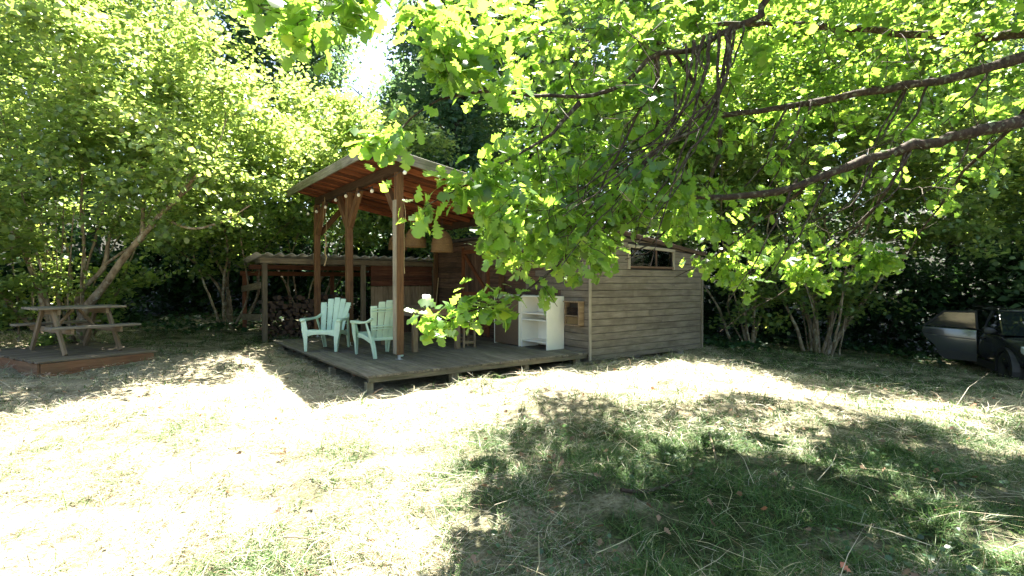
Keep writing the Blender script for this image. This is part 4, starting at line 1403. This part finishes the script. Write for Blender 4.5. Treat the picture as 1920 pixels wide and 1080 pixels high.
# ---- big hazel on the left, behind the picnic table
b = gpt(-8.35, 10.25)
g = np.random.default_rng(11)
stems = fan_stems(b, 9, 2.3, 5.2, 0.055, g, (-0.2, 0.3))
stems += [([b + (0.35, -0.1, -0.08), px(150, 600, 9.75), px(205, 520, 9.6), px(272, 432, 9.5), px(330, 372, 9.4), px(400, 290, 9.2)], 0.088, 0.025),
          ([px(268, 438, 9.5), px(271, 380, 9.6), px(266, 320, 9.7), px(285, 250, 9.8)], 0.035, 0.014),
          ([b + (0.2, 0.1, -0.08), px(145, 560, 10.1), px(195, 500, 10.1), px(205, 440, 10.1), px(230, 400, 10.2)], 0.07, 0.03),
          ([px(195, 498, 10.1), px(225, 478, 9.9), px(255, 455, 9.7)], 0.025, 0.02),
          ([b + (-0.2, -0.2, -0.08), px(70, 535, 9.6), px(45, 470, 9.5), px(30, 430, 9.4)], 0.06, 0.025),
          ([b + (-0.4, -0.1, -0.08), px(30, 575, 9.7), px(-40, 520, 9.5), px(-120, 420, 9.3)], 0.065, 0.025),
          ([px(300, 405, 9.45), px(360, 430, 9.3), px(420, 415, 9.2), px(470, 385, 9.1)], 0.028, 0.01)]
for xx in (62, 108, 112, 128, 152, 30, 85):
    x2 = xx + g.uniform(-15, 15)
    stems.append(([px(xx + 4, 640, 9.9), px(xx, 560, 9.8), px((xx + x2) / 2, 480, 9.7), px(x2, 380, 9.6)], 0.02, 0.008))
tg = np.vstack([ellipsoid(420, (-8.3, 10.0, 5.0), (4.3, 3.6, 3.6), g, 0.4, 2.3), ellipsoid(125, (-6.3, 8.9, 4.0), (2.6, 2.3, 2.0), g, 0.45, 2.6),
                ellipsoid(90, (-9.6, 8.8, 2.4), (2.2, 2.0, 1.5), g, 0.5, 0.9), ellipsoid(150, (-8.6, 10.0, 7.6), (3.4, 3.0, 2.2), g, 0.5), ellipsoid(34, (-9.2, 9.6, 1.2), (1.5, 0.7, 0.9), g, 0.6, 0.45), ellipsoid(12, (-7.9, 10.6, 1.5), (0.8, 0.5, 0.9), g, 0.6, 0.5)])
tree('hazel_tree', 'large spreading multi-stemmed hazel with spotted leaning trunk behind the picnic table', 'tree', b, stems, tg, M['hazel_leaf'], M['hazel_bark'],
     0.088, (72, 104), 0.17, 0.07, HAZEL, hero=300, hero_t=[(HAZEL[0] * (1, 1, s_), HAZEL[1]) for s_ in (1, .4, 1.6, -.5)], seed=3, tilt=0.5)

# ---- hazels behind the shed
b = gpt(-7.35, 13.9)
g = np.random.default_rng(12)
stems = fan_stems(b, 6, 2.0, 4.2, 0.05, g, (0.5, -0.2))
stems += [([b, px(415, 545, 13.6), px(375, 500, 13.3), px(335, 470, 13.0)], 0.05, 0.015), ([b, px(425, 530, 13.7), px(400, 480, 13.5), px(380, 420, 13.3)], 0.06, 0.02)]
tg = np.vstack([ellipsoid(260, (-5.9, 13.4, 4.4), (3.3, 2.4, 2.3), g, 0.42, 2.0), ellipsoid(60, (-7.8, 13.0, 3.0), (2.2, 1.6, 1.3), g, 0.5)])
tree('hazel_tree', 'pale hazel with thin crossing stems rising beside the open end of the shed', 'tree', b, stems, tg, M['hazel_leaf'], M['hazel_bark'],
     0.10, (70, 95), 0.20, 0.08, HAZEL, seed=4, tilt=0.5)
b = gpt(-5.9, 15.2)
g = np.random.default_rng(13)
stems = fan_stems(b, 8, 2.0, 4.5, 0.05, g, (0.9, -0.2))
tg = np.vstack([ellipsoid(280, (-4.2, 14.9, 4.6), (2.7, 2.0, 2.2), g, 0.42, 2.2), ellipsoid(60, (-2.4, 14.6, 3.2), (1.8, 1.2, 1.2), g, 0.5, 2.0)])
tree('hazel_tree', 'bright hazel fanning up from behind the corrugated shed roof', 'tree', b, stems, tg, M['hazel_leaf'], M['hazel_bark'],
     0.10, (70, 95), 0.20, 0.08, HAZEL, seed=5, tilt=0.5)

# ---- hazels on the right behind the cabin and the car
b = gpt(8.0, 13.7)
g = np.random.default_rng(14)
stems = fan_stems(b, 13, 2.6, 5.0, 0.06, g, (-0.2, -0.3))
stems += [([b + (0.1, 0, -0.05), px(1600, 590, 13.5), px(1640, 540, 13.3), px(1690, 480, 13.0)], 0.06, 0.02), ([b + (-0.1, 0, -0.05), px(1525, 560, 13.6), px(1538, 480, 13.6), px(1545, 400, 13.6)], 0.07, 0.03)]
tg = np.vstack([ellipsoid(420, (8.3, 13.2, 5.3), (4.6, 3.0, 3.4), g, 0.42, 2.2), ellipsoid(130, (11.0, 12.4, 4.0), (2.8, 2.4, 2.4), g, 0.5, 2.2), ellipsoid(120, (8.5, 13.2, 8.4), (3.6, 2.6, 2.0), g, 0.5), ellipsoid(26, (8.2, 13.2, 1.3), (1.6, 0.9, 1.0), g, 0.6, 0.3)])
tree('hazel_tree', 'broad hazel with a fan of pale stems between the cabin and the car', 'tree', b, stems, tg, M['hazel_leaf'], M['hazel_bark'],
     0.105, (60, 85), 0.20, 0.08, HAZEL, seed=6, tilt=0.5)
b = gpt(6.35, 14.2)
g = np.random.default_rng(15)
stems = fan_stems(b, 8, 1.8, 5.0, 0.05, g, (-0.5, -0.2))
tg = np.vstack([ellipsoid(270, (4.8, 14.0, 5.2), (2.9, 2.2, 3.0), g, 0.42, 2.4), ellipsoid(18, (6.3, 13.8, 1.2), (1.2, 0.7, 0.9), g, 0.6, 0.3)])
tree('hazel_tree', 'slender stemmed hazel close against the rear corner of the cabin', 'tree', b, stems, tg, M['hazel_leaf'], M['hazel_bark'],
     0.105, (65, 90), 0.20, 0.08, HAZEL, seed=7, tilt=0.5)

# ---- forest behind
forest_list = [  # x, y, height, crown radius, dark?, label
    (-15.5, 15.0, 11.0, 4.0, 0, 'light green forest tree beyond the big hazel, farthest along the picnic side'),
    (-12.0, 19.5, 15.0, 4.0, 1, 'dark forest tree rising behind the big hazel crown'),
    (-8.1, 20.0, 16.0, 2.9, 1, 'tall dark forest tree with ascending limbs beside the sky gap'),
    (-9.6, 26.0, 19.0, 2.8, 0, 'tall light forest tree seen through the sky gap above the hazels'),
    (-1.9, 18.2, 13.5, 1.9, 1, 'dense blue-green dark tree standing behind the canopy roof'),
    (0.6, 20.5, 16.0, 3.4, 0, 'tall green forest tree rising over the cabin roof'),
    (4.6, 19.0, 15.0, 3.4, 0, 'tall green forest tree behind the slender hazel'),
    (9.5, 19.5, 15.5, 3.8, 1, 'dark forest tree towering behind the broad hazel'),
    (14.5, 17.5, 14.0, 4.0, 1, 'dark forest tree standing behind the parked car'),
    (19.5, 15.5, 13.0, 4.2, 0, 'green forest tree farthest beyond the parked car'),
    (-1.6, 27.0, 20.0, 2.6, 0, 'slim pale forest tree far behind the dense dark tree'),
    (-16.5, 21.0, 15.0, 4.2, 1, 'dark forest tree at the back corner beyond the picnic side'),
    (-5.2, 24.5, 9.0, 3.0, 1, 'short dark tree closing the view under the sky gap'),
    (2.4, 25.5, 17.0, 4.0, 1, 'dark tree deep in the wood behind the cabin'),
    (8.0, 25.0, 17.0, 4.2, 1, 'dark tree deep in the wood behind the broad hazel'),
    (13.0, 23.0, 16.0, 4.2, 1, 'dark tree deep in the wood behind the open car door'),
    (18.8, 20.5, 16.0, 4.4, 1, 'dark tree deep in the wood behind the car bonnet'),
    (15.0, 11.8, 9.0, 3.4, 1, 'low branched dark tree overhanging the parked car'),
]
for i, (x, y, h, r_, dk, lab) in enumerate(forest_list):
    g = np.random.default_rng(40 + i)
    b = gpt(x, y)
    top = b + np.array([g.uniform(-.5, .5), g.uniform(-.4, .4), h])
    m1 = b + np.array([g.uniform(-.25, .25), 0, h * 0.35])
    stems = [([b - (0, 0, 0.1), m1, (m1 + top) / 2 + (g.uniform(-.3, .3), 0, 0), top - (0, 0, h * 0.08)], 0.11 + 0.009 * h, 0.03)]
    for k in range(6):
        a = g.uniform(0, 6.28)
        z = h * g.uniform(0.3, 0.75)
        s0 = b + (top - b) * (z / h)
        stems.append(([s0, s0 + np.array([math.cos(a) * r_ * 0.35, math.sin(a) * r_ * 0.35, h * 0.07]), s0 + np.array([math.cos(a) * r_ * 0.75, math.sin(a) * r_ * 0.75, h * 0.17])], 0.06, 0.02))
    lo = 0.16 if dk else 0.25
    tgs = [ellipsoid(60, (x + g.uniform(-.6, .6) * r_ * 0.5, y + g.uniform(-.5, .5) * r_ * 0.5, b[2] + h * zz), (r_ * rr_, r_ * rr_, h * 0.13), g, 0.45) for zz, rr_ in ((lo + .06, .9), (.36, 1.0), (.50, .98), (.64, .9), (.78, .74), (.91, .5))]
    tree('forest_tree', lab, 'tree', b, stems, np.vstack(tgs), M['dark_leaf'] if dk else M['far_leaf'], M['wood_bark'], 0.155 if y < 20.4 else 0.20, (55, 76) if y < 20.4 else (34, 50), 0.34, 0.22, QUAD,
         group='forest trees behind the clearing', stem_name='trunk', seed=60 + i, step=0.4, tilt=0.7, rmax=0.05, kk=0.012)

# ---- understory shrubs that close the view below the crowns
shrubs = [(-14.6, 12.2, 3.4, 2.4, 'dark shrub farthest past the picnic table, at the wood edge'), (-12.8, 9.2, 2.4, 1.6, 'low dark shrub beside the big hazel, outside the picnic platform'), (-11.5, 14.0, 2.6, 1.8, 'dark shrub at the wood edge beyond the picnic platform'), (-10.0, 16.6, 3.2, 2.2, 'dark shrub deep under the big hazel, on the bank'), (-7.6, 17.6, 3.0, 2.0, 'dark shrub on the bank left of the shed, under the hazels'),
          (-4.6, 17.6, 3.2, 2.0, 'dark shrub seen through the open back of the shed'), (-1.6, 17.0, 3.2, 1.9, 'dark shrub behind the boarded bay of the shed'), (5.4, 16.8, 3.6, 2.2, 'dark shrub behind the cabin end'),
          (8.2, 17.0, 3.4, 2.2, 'dark shrub behind the fan of hazel stems'), (11.2, 16.2, 3.4, 2.2, 'dark shrub behind the open car door'), (14.0, 14.6, 3.4, 2.2, 'dark shrub behind the car bonnet'), (17.5, 12.0, 3.6, 2.6, 'dark shrub at the wood edge past the car')]
for i, (x, y, h, r_, lab) in enumerate(shrubs):
    g = np.random.default_rng(90 + i)
    b = gpt(x, y)
    stems = fan_stems(b, 6, r_ * 0.6, h * 0.8, 0.03, g)
    tgs = ellipsoid(115, b + (0, 0, h * 0.45), (r_, r_ * 0.8, h * 0.55), g, 0.45)
    tree('understory_shrub', lab, 'shrub', b, stems, tgs, M['ivy'], M['wood_bark'], 0.16, (50, 70), 0.22, 0.16, QUAD, group='shrubs under the trees', seed=120 + i, step=0.35, tilt=0.7)

# ---- the oak whose boughs hang into the clearing from the right
ob = gpt(7.4, 4.6)
tr0 = [ob - (0, 0, 0.15), ob + (0.05, 0, 1.2), ob + (-0.05, 0.05, 2.6), ob + (0.1, 0.1, 4.4), ob + (-0.2, 0.2, 7.6)]
def pp(*a):
    return [px(*q) for q in a]
T26 = ob + (-0.05, 0.05, 3.85)
T34 = ob + (0.0, 0.05, 4.7)
T45 = ob + (0.1, 0.1, 5.6)
limbs = [
    (tr0, 0.24, 0.09),
    ([T26] + pp((1920, 208, 4.4), (1700, 268, 4.5), (1540, 322, 4.5), (1400, 362, 4.5), (1310, 369, 4.4)), 0.085, 0.022),
    (pp((1312, 369, 4.4), (1200, 400, 4.2), (1105, 470, 3.9), (1010, 545, 3.6), (915, 580, 3.35), (840, 600, 3.2)), 0.015, 0.004),
    ([T34] + pp((1920, 108, 4.9), (1800, 150, 4.9), (1650, 186, 5.0), (1500, 206, 5.2), (1352, 214, 5.3), (1305, 150, 5.2), (1265, 95, 5.0), (1150, 60, 4.8)), 0.075, 0.012),
    ([T45] + pp((1560, -60, 4.6), (1400, 40, 4.5), (1300, 92, 4.4), (1230, 105, 4.2), (1175, 165, 4.0), (1085, 195, 3.8), (1000, 192, 3.5), (900, 178, 3.2), (800, 205, 3.0), (740, 250, 2.85), (695, 300, 2.75)), 0.065, 0.004),
    (pp((1085, 195, 3.8), (1010, 255, 3.5), (930, 300, 3.2), (860, 345, 3.0), (800, 385, 2.9)), 0.016, 0.003),
    ([T45] + [np.array(q) for q in ((4.2, 3.4, 4.5), (1.8, 2.8, 3.9), (0.3, 2.4, 3.25), (-0.45, 2.2, 2.85))] + pp((620, 30, 2.05)), 0.06, 0.003),
    (pp((1230, 105, 4.2), (1235, 220, 4.4), (1190, 320, 4.5), (1120, 420, 4.5), (1080, 500, 4.5)), 0.022, 0.004),
    (pp((1352, 214, 5.3), (1345, 300, 5.2), (1310, 380, 5.1), (1240, 440, 5.0), (1180, 480, 5.0)), 0.025, 0.005),
    (pp((1700, 268, 4.5), (1640, 390, 4.9), (1560, 470, 5.2), (1480, 550, 5.3), (1400, 585, 5.3), (1350, 622, 5.3)), 0.016, 0.003),
    (pp((1540, 322, 4.5), (1450, 400, 4.8), (1380, 450, 5.0), (1310, 500, 5.1), (1265, 520, 5.2)), 0.016, 0.003),
    (pp((1920, 208, 4.4), (1800, 330, 5.0), (1740, 420, 5.3), (1700, 480, 5.5)), 0.02, 0.004),
    ([T34, np.array((5.6, 5.8, 4.2)), np.array((3.8, 7.0, 4.9)), np.array((2.0, 7.6, 5.2)), np.array((0.8, 7.8, 5.0))], 0.07, 0.015),
    ([T45, np.array((5.4, 4.6, 5.4)), np.array((3.0, 5.0, 5.6)), np.array((1.0, 5.2, 5.3))], 0.07, 0.015),
    ([ob + (-0.2, 0.2, 6.4), np.array((5.6, 6.0, 7.2)), np.array((3.6, 6.8, 7.0))], 0.07, 0.02),
    ([ob + (-0.2, 0.2, 6.2), np.array((7.2, 7.2, 7.2)), np.array((6.6, 9.6, 7.4)), np.array((5.8, 12.0, 7.0))], 0.09, 0.02),
]
g = np.random.default_rng(77)
for k in range(15):                      # slender boughlets drooping from the upper limb
    f = g.random()
    a0 = px(1225 + 190 * f, 108 - 75 * f, 4.2 + 0.3 * f)
    xe, ye, De = g.uniform(1030, 1270), g.uniform(330, 500), g.uniform(3.2, 4.0)
    m1 = px(1225 + 150 * f + g.uniform(-20, 20), 190 + g.uniform(-20, 30), 4.1)
    m2 = px((xe + 1240 + 60 * f) / 2 + g.uniform(-25, 25), (ye + 200) / 2 + g.uniform(-10, 40), (De + 4.1) / 2)
    limbs.append(([a0, m1, m2, px(xe, ye, De)], g.uniform(0.008, 0.017), 0.003))
for k in range(14):                      # and from the two long limbs
    f = g.random()
    a0 = px(1420 + 440 * f, 212 - 90 * f, 5.1 - 0.2 * f) if k % 2 else px(1420 + 460 * f, 358 - 138 * f, 4.5)
    x0, y0 = CX + F * a0[0] / a0[1], HY - F * (a0[2] - EYE) / a0[1]
    L = g.uniform(90, 210)
    m1 = px(x0 - L * 0.25, y0 + L * 0.55, a0[1] - 0.1)
    limbs.append(([a0, m1, px(x0 - L * g.uniform(0.5, 1.0), y0 + L * g.uniform(0.8, 1.2), a0[1] - 0.2)], g.uniform(0.007, 0.014), 0.003))
def in_poly(x, y, P):
    c = False
    j = len(P) - 1
    for i in range(len(P)):
        if (P[i][1] > y) != (P[j][1] > y) and x < (P[j][0] - P[i][0]) * (y - P[i][1]) / (P[j][1] - P[i][1]) + P[i][0]:
            c = not c
        j = i
    return c
def region(P, n, dfun, g):
    xs, ys = [q[0] for q in P], [q[1] for q in P]
    out = []
    while len(out) < n:
        x, y = g.uniform(min(xs), max(xs)), g.uniform(min(ys), max(ys))
        if in_poly(x, y, P):
            out.append(px(x, y, dfun(x, y)))
    return np.array(out)
g = np.random.default_rng(21)
tg = [region([(780, 0), (1330, 0), (1340, 400), (1200, 440), (1090, 515), (1000, 505), (920, 450), (890, 400), (940, 340), (900, 210), (810, 130)], 280, lambda x, y: (g.uniform(2.8, 3.6) if x < 960 else g.uniform(3.6, 5.2) + max(0, (330 - y) / 330) * g.uniform(0, 2.6) * float(sst(980, 1180, x))), g),
      region([(920, 330), (1230, 300), (1180, 440), (1090, 525), (1000, 520), (905, 450)], 80, lambda x, y: g.uniform(3.4, 4.9), g),
      region([(1320, 0), (1920, 0), (1920, 330), (1740, 440), (1600, 520), (1330, 530), (1320, 300)], 130, lambda x, y: g.uniform(4.5, 6.5) + max(0, (300 - y) / 300) * g.uniform(0, 1.5), g),
      region([(900, 335), (1010, 350), (1040, 400), (930, 400)], 5, lambda x, y: g.uniform(3.1, 3.7), g),
      region([(1170, 385), (1350, 390), (1350, 440), (1280, 452)], 24, lambda x, y: g.uniform(5.0, 6.0), g),
      region([(1310, 430), (1720, 470), (1620, 560), (1480, 520), (1330, 560), (1290, 500)], 30, lambda x, y: g.uniform(4.9, 5.6), g),
      np.array([px(x, y, 3.2 + (x - 800) / 200 * 0.3 + g.uniform(-.06, .06)) for x, y in ((792, 602), (808, 585), (815, 612), (835, 572), (848, 598), (868, 562), (885, 588), (905, 556), (918, 595), (938, 545), (955, 572), (1045, 575))]),
      region([(690, 190), (800, 190), (800, 260), (720, 320), (660, 330)], 7, lambda x, y: g.uniform(2.7, 2.95), g),
      region([(760, 370), (860, 320), (900, 360), (800, 420)], 6, lambda x, y: g.uniform(2.85, 3.1), g),
      region([(740, 0), (860, 0), (900, 150), (800, 150)], 14, lambda x, y: g.uniform(2.7, 3.2), g),
      region([(470, -40), (720, -40), (700, 40), (560, 95), (500, 40)], 13, lambda x, y: g.uniform(1.95, 2.25), g)]
ov, ov2 = [], []
while len(ov) < 480:
    q = np.array([g.uniform(0.2, 7.5), g.uniform(3.4, 10.0), g.uniform(4.2, 7.2)])
    ys = q[1] - 0.477 * q[2]
    if ys > 6.7 - 0.22 * max(0, q[0] - 1.8) or q[0] < 0.75 - 0.1 * ys + 0.3 * g.random() or HY - F * (q[2] - EYE) / q[1] > -10:
        continue
    if math.sin(2.3 * q[0] + 1.1 * ys) + math.sin(-1.4 * q[0] + 2.9 * ys + 1.0) + math.sin(3.9 * q[0] - 0.8 * ys + 2.0) < -0.25:
        continue
    ov.append(q)
while len(ov2) < 440:  # far oak leaves added to shade the ground on the right
    q = np.array([g.uniform(2.4, 9.6), 0, g.uniform(5.0, 8.5)])
    ys = g.uniform(6.5, 11.0)
    q[1] = ys + 0.477 * q[2]
    if q[0] > 2.6 + (10.5 - ys) * 0.62:
        ov2.append(q)
bare_t = np.vstack([region([(980, 60), (1330, 40), (1300, 330), (1180, 500), (1000, 440)], 170, lambda x, y: g.uniform(3.2, 4.4), g),
                    region([(1330, 40), (1900, 20), (1880, 330), (1650, 460), (1340, 440)], 110, lambda x, y: g.uniform(3.9, 5.0), g)])
tree('oak_tree', 'old oak with dark lichened limbs reaching into the clearing over the cabin', 'tree', ob, limbs, np.vstack(tg), M['oak_leaf'], M['oak_bark'],
     0.095, (12, 22), 0.055, 0.05, oak_template(False, 0.26, 1), hero=300, hero_t=[oak_template(True, bd, sd_) for bd, sd_ in ((.08, 1), (.2, 2), (.3, 3), (.02, 4), (.15, 5), (-.08, 6))],
     stem_name='limb', seed=22, tilt=0.55, tail=0.5, droop=0.3, step=0.10, rmax=0.016, kk=0.008, cluster=True, bare=bare_t, upper=np.array(ov + ov2))

# ================================================================== ground cover
def inside_house(X, Y):
    q = np.stack([X - C0[0], Y - C0[1]], -1)
    u, v = q @ UD, q @ VD
    a = (u > 0.06) & (u < 7.0) & (v > 0.06) & (v < 5.4)
    e = np.stack([X - pc[0], Y - pc[1]], -1)
    s_, t_ = e @ E1, e @ E2
    return a | ((s_ > 0.02) & (s_ < PL) & (t_ > 0.02) & (t_ < PD))

def scatter(n, y0, y1, pw_=1.0, margin=0.35, g=rng):
    """points in the camera's wedge of ground, denser near"""
    Y = y0 + (y1 - y0) * g.random(n) ** pw_
    X = (g.random(n) * 2 - 1) * (Y * (0.964 + margin * 0.15) + margin)
    k = ~inside_house(X, Y)
    return X[k], Y[k]

def blades(name, X, Y, length, width, lift, flat, cols, g, curl=0.25):
    n = len(X)
    Z = gz(X, Y)
    a = g.uniform(0, 2 * math.pi, n)
    d = np.stack([np.cos(a), np.sin(a), np.zeros(n)], -1)
    L = length * np.clip(g.normal(1, 0.35, n), 0.35, 2.2)
    e = np.clip(g.normal(flat, 0.22, n), 0.02, 1.5)          # elevation of the blade in radians
    dirv = d * np.cos(e)[:, None] + UP * np.sin(e)[:, None]
    side = np.stack([-np.sin(a), np.cos(a), g.normal(0, 0.4, n)], -1)
    side = unit(side)
    base = np.stack([X, Y, Z + lift * g.random(n) - 0.004], -1)
    bend = unit(g.normal(size=(n, 3)) * np.array([1, 1, 0.3]) - UP * 0.6)
    mid = base + dirv * (L * 0.5)[:, None]
    tip = base + dirv * L[:, None] + bend * (L * curl)[:, None]
    tip[:, 2] = np.maximum(tip[:, 2], gz(tip[:, 0], tip[:, 1]) + 0.003)
    w_ = (width * np.clip(g.normal(1, 0.3, n), 0.4, 2))[:, None]
    v = np.stack([base - side * w_, base + side * w_, mid - side * w_ * 0.8, mid + side * w_ * 0.8, tip], 1)
    f = np.array([(0, 1, 3), (0, 3, 2), (2, 3, 4)])
    F_ = (f[None] + (np.arange(n) * 5)[:, None, None]).reshape(-1, 3)
    C = np.repeat(cols, 5, axis=0)
    o = link(name, np_mesh(name, v.reshape(-1, 3), F_, 3, M['blades'], cols=C))
    o['kind'] = 'stuff'
    return o

def pal(n, cs, g, var=0.25):
    cs = np.array(cs)
    c = cs[g.integers(0, len(cs), n)]
    return np.clip(c * (1 + g.normal(0, var, (n, 1))), 0.005, 0.8)
g = np.random.default_rng(31)
HAYC = [(0.50, 0.45, 0.32), (0.44, 0.42, 0.29), (0.37, 0.38, 0.25), (0.54, 0.48, 0.36), (0.27, 0.29, 0.16), (0.26, 0.17, 0.10)]
GRNC = [(0.06, 0.13, 0.026), (0.085, 0.16, 0.035), (0.04, 0.095, 0.02), (0.12, 0.17, 0.055)]
parts = []
def hay_cut(X, Y, keep, g):
    gr = greenness(X, Y)
    c = np.zeros_like(X)
    for i in range(14):
        c = c + np.sin(_w[i, 0] * 2.6 * X + _w[i, 1] * 2.6 * Y + 3 * _p[i])
    k = g.random(len(X)) < keep(gr) * np.clip(0.62 + 0.24 * c, 0.06, 1)
    return X[k], Y[k]
X, Y = scatter(130000, 2.2, 5.0, 1.0, g=g)
X, Y = hay_cut(X, Y, lambda q: 1 - 0.93 * q, g)
o = blades('cut_hay', X, Y, 0.13, 0.0011, 0.05, 0.12, pal(len(X), HAYC, g), g, 0.18)
tag(o, 'pale cut hay lying loose over the near lawn', 'hay')
X, Y = scatter(105000, 5.0, 13.0, 1.25, g=g)
X, Y = hay_cut(X, Y, lambda q: 1 - 0.65 * q, g)
o = blades('cut_hay', X, Y, 0.15, 0.0024, 0.06, 0.16, pal(len(X), HAYC, g), g, 0.2)
tag(o, 'pale cut hay lying loose around the deck and picnic platform', 'hay')
X, Y = scatter(190000, 2.2, 5.5, 1.0, g=g)
X, Y = hay_cut(X, Y, lambda q: 0.12 + 0.88 * q, g)
o = blades('grass', X, Y, 0.115, 0.0022, 0.0, 0.6, pal(len(X), GRNC, g), g, 0.3)
tag(o, 'short green grass growing through the hay in the oak shade', 'grass')
X, Y = scatter(80000, 5.5, 15.5, 1.2, g=g)
X, Y = hay_cut(X, Y, lambda q: 0.15 + 0.85 * q, g)
o = blades('grass', X, Y, 0.10, 0.005, 0.0, 0.8, pal(len(X), GRNC, g), g, 0.3)
tag(o, 'short green grass on the far lawn toward the trees', 'grass')
# long bleached stalks lying over the rest
X, Y = scatter(700, 2.2, 9.0, 1.1, g=g)
o = blades('dry_stalks', X, Y, 0.42, 0.0022, 0.09, 0.12, pal(len(X), [(0.50, 0.43, 0.29), (0.44, 0.40, 0.24)], g, 0.15), g, 0.2)
tag(o, 'long bleached grass stalks strewn over the lawn', 'stalks')
# dry oak leaves on the lawn
def ground_leaves(name, n, y0, y1, size, tmpl, material, label, cat, g, keep=None, lift=0.02, tilt=0.4):
    X, Y = scatter(n, y0, y1, 1.0, g=g)
    if keep is not None:
        k = keep(X, Y)
        X, Y = X[k], Y[k]
    m = len(X)
    base = np.stack([X, Y, gz(X, Y) + lift * (0.4 + g.random(m))], -1)
    a = g.uniform(0, 6.28, m)
    ax = unit(np.stack([np.cos(a), np.sin(a), g.normal(0.05, 0.2, m)], -1))
    nr = UP + g.normal(size=(m, 3)) * tilt
    nr = unit(nr - ax * (nr * ax).sum(1)[:, None])
    fr = (base, ax, nr, size * np.clip(g.normal(1, .25, m), .5, 1.6))
    o = link(name, leaves_mesh(name, fr, tmpl, material, g))
    o['kind'] = 'stuff'
    tag(o, label, cat)
ground_leaves('fallen_leaves', 700, 2.2, 8.0, 0.045, oak_template(False, -0.35, 9), M['dry_leaf'], 'curled brown oak leaves scattered on the lawn', 'leaves', g, lambda X, Y: g.random(len(X)) < 0.35 + 0.65 * (X > -0.5), 0.04, 0.6)
ground_leaves('broadleaf_weeds', 3600, 2.2, 5.5, 0.034, HAZEL, M['dark_leaf'], 'low broad leaved weeds among the grass in the oak shade', 'weeds', g, lambda X, Y: (np.sin(3.1 * X + 1) * np.sin(2.7 * Y) > 0.35) & (X > -0.3), 0.05, 0.5)
ground_leaves('ivy_cover', 26000, 12.5, 24.0, 0.12, QUAD, M['ivy'], 'dark ivy covering the bank under the trees', 'ivy', g, lambda X, Y: (Y > 13.2 + 1.2 * np.sin(X)) & ((X < -5.5) | (X > 4.5) | (Y > 16)), 0.12, 0.6)

# fallen sticks
def stick(label, pix, r0, r1, lift=0.03):
    P = []
    for (x, y) in pix:
        D = 996 * 1.5 / (y - 530)
        for _ in range(6):
            X = (x - CX) / F * D
            D = F * (EYE - float(gz(X, D)) - lift) / (y - HY)
        P.append(((x - CX) / F * D, D, float(gz((x - CX) / F * D, D)) + lift))
    P = catmull(P, 0.05)
    tag(tube('fallen_stick', P, np.linspace(r0, r1, len(P)), 7, M['oak_bark'] if r0 > 0.011 else M['hazel_bark']), label, 'stick')
stick('curved dark fallen branch lying in the shaded grass', [(1165, 920), (1190, 923), (1225, 920), (1265, 905), (1295, 892), (1300, 878)], 0.014, 0.008)
stick('straight pale stick lying across the dappled hay', [(1398, 795), (1412, 815), (1432, 842)], 0.010, 0.008)
stick('short crooked stick with pale bark among the dry hay', [(1330, 812), (1337, 835), (1344, 862)], 0.010, 0.006)
stick('thin white straw like twig on the sunlit lawn', [(530, 1010), (570, 1011), (614, 1022)], 0.004, 0.003, 0.05)

# stones on the dark bank
def stone(label, x, y, s):
    g_ = np.random.default_rng(int(x * 100) % 997 + 5)
    vs, fs = [], []
    n, m = 10, 7
    ph = g_.uniform(0, 6.28, 6)
    for i in range(m):
        th = math.pi * i / (m - 1)
        for j in range(n):
            a = 2 * math.pi * j / n
            q = 1 + 0.16 * math.sin(2 * a + ph[0]) * math.sin(th) + 0.13 * math.sin(3 * th + ph[1]) + 0.08 * math.sin(5 * a + ph[2] + th)
            vs.append((s * q * math.sin(th) * math.cos(a), s * 0.8 * q * math.sin(th) * math.sin(a), s * 0.62 * q * math.cos(th)))
    for i in range(m - 1):
        for j in range(n):
            fs.append((i * n + j, i * n + (j + 1) % n, (i + 1) * n + (j + 1) % n, (i + 1) * n + j))
    tag(link('stone', poly_mesh('stone', vs, fs, M['stone'], True), None, gpt(x, y, s * 0.3)), label, 'stone')
stone('pale rounded stone on the dark bank under the hazels', -9.6, 14.7, 0.16)
stone('smaller grey stone beside the pale one on the dark bank', -9.0, 15.2, 0.11)
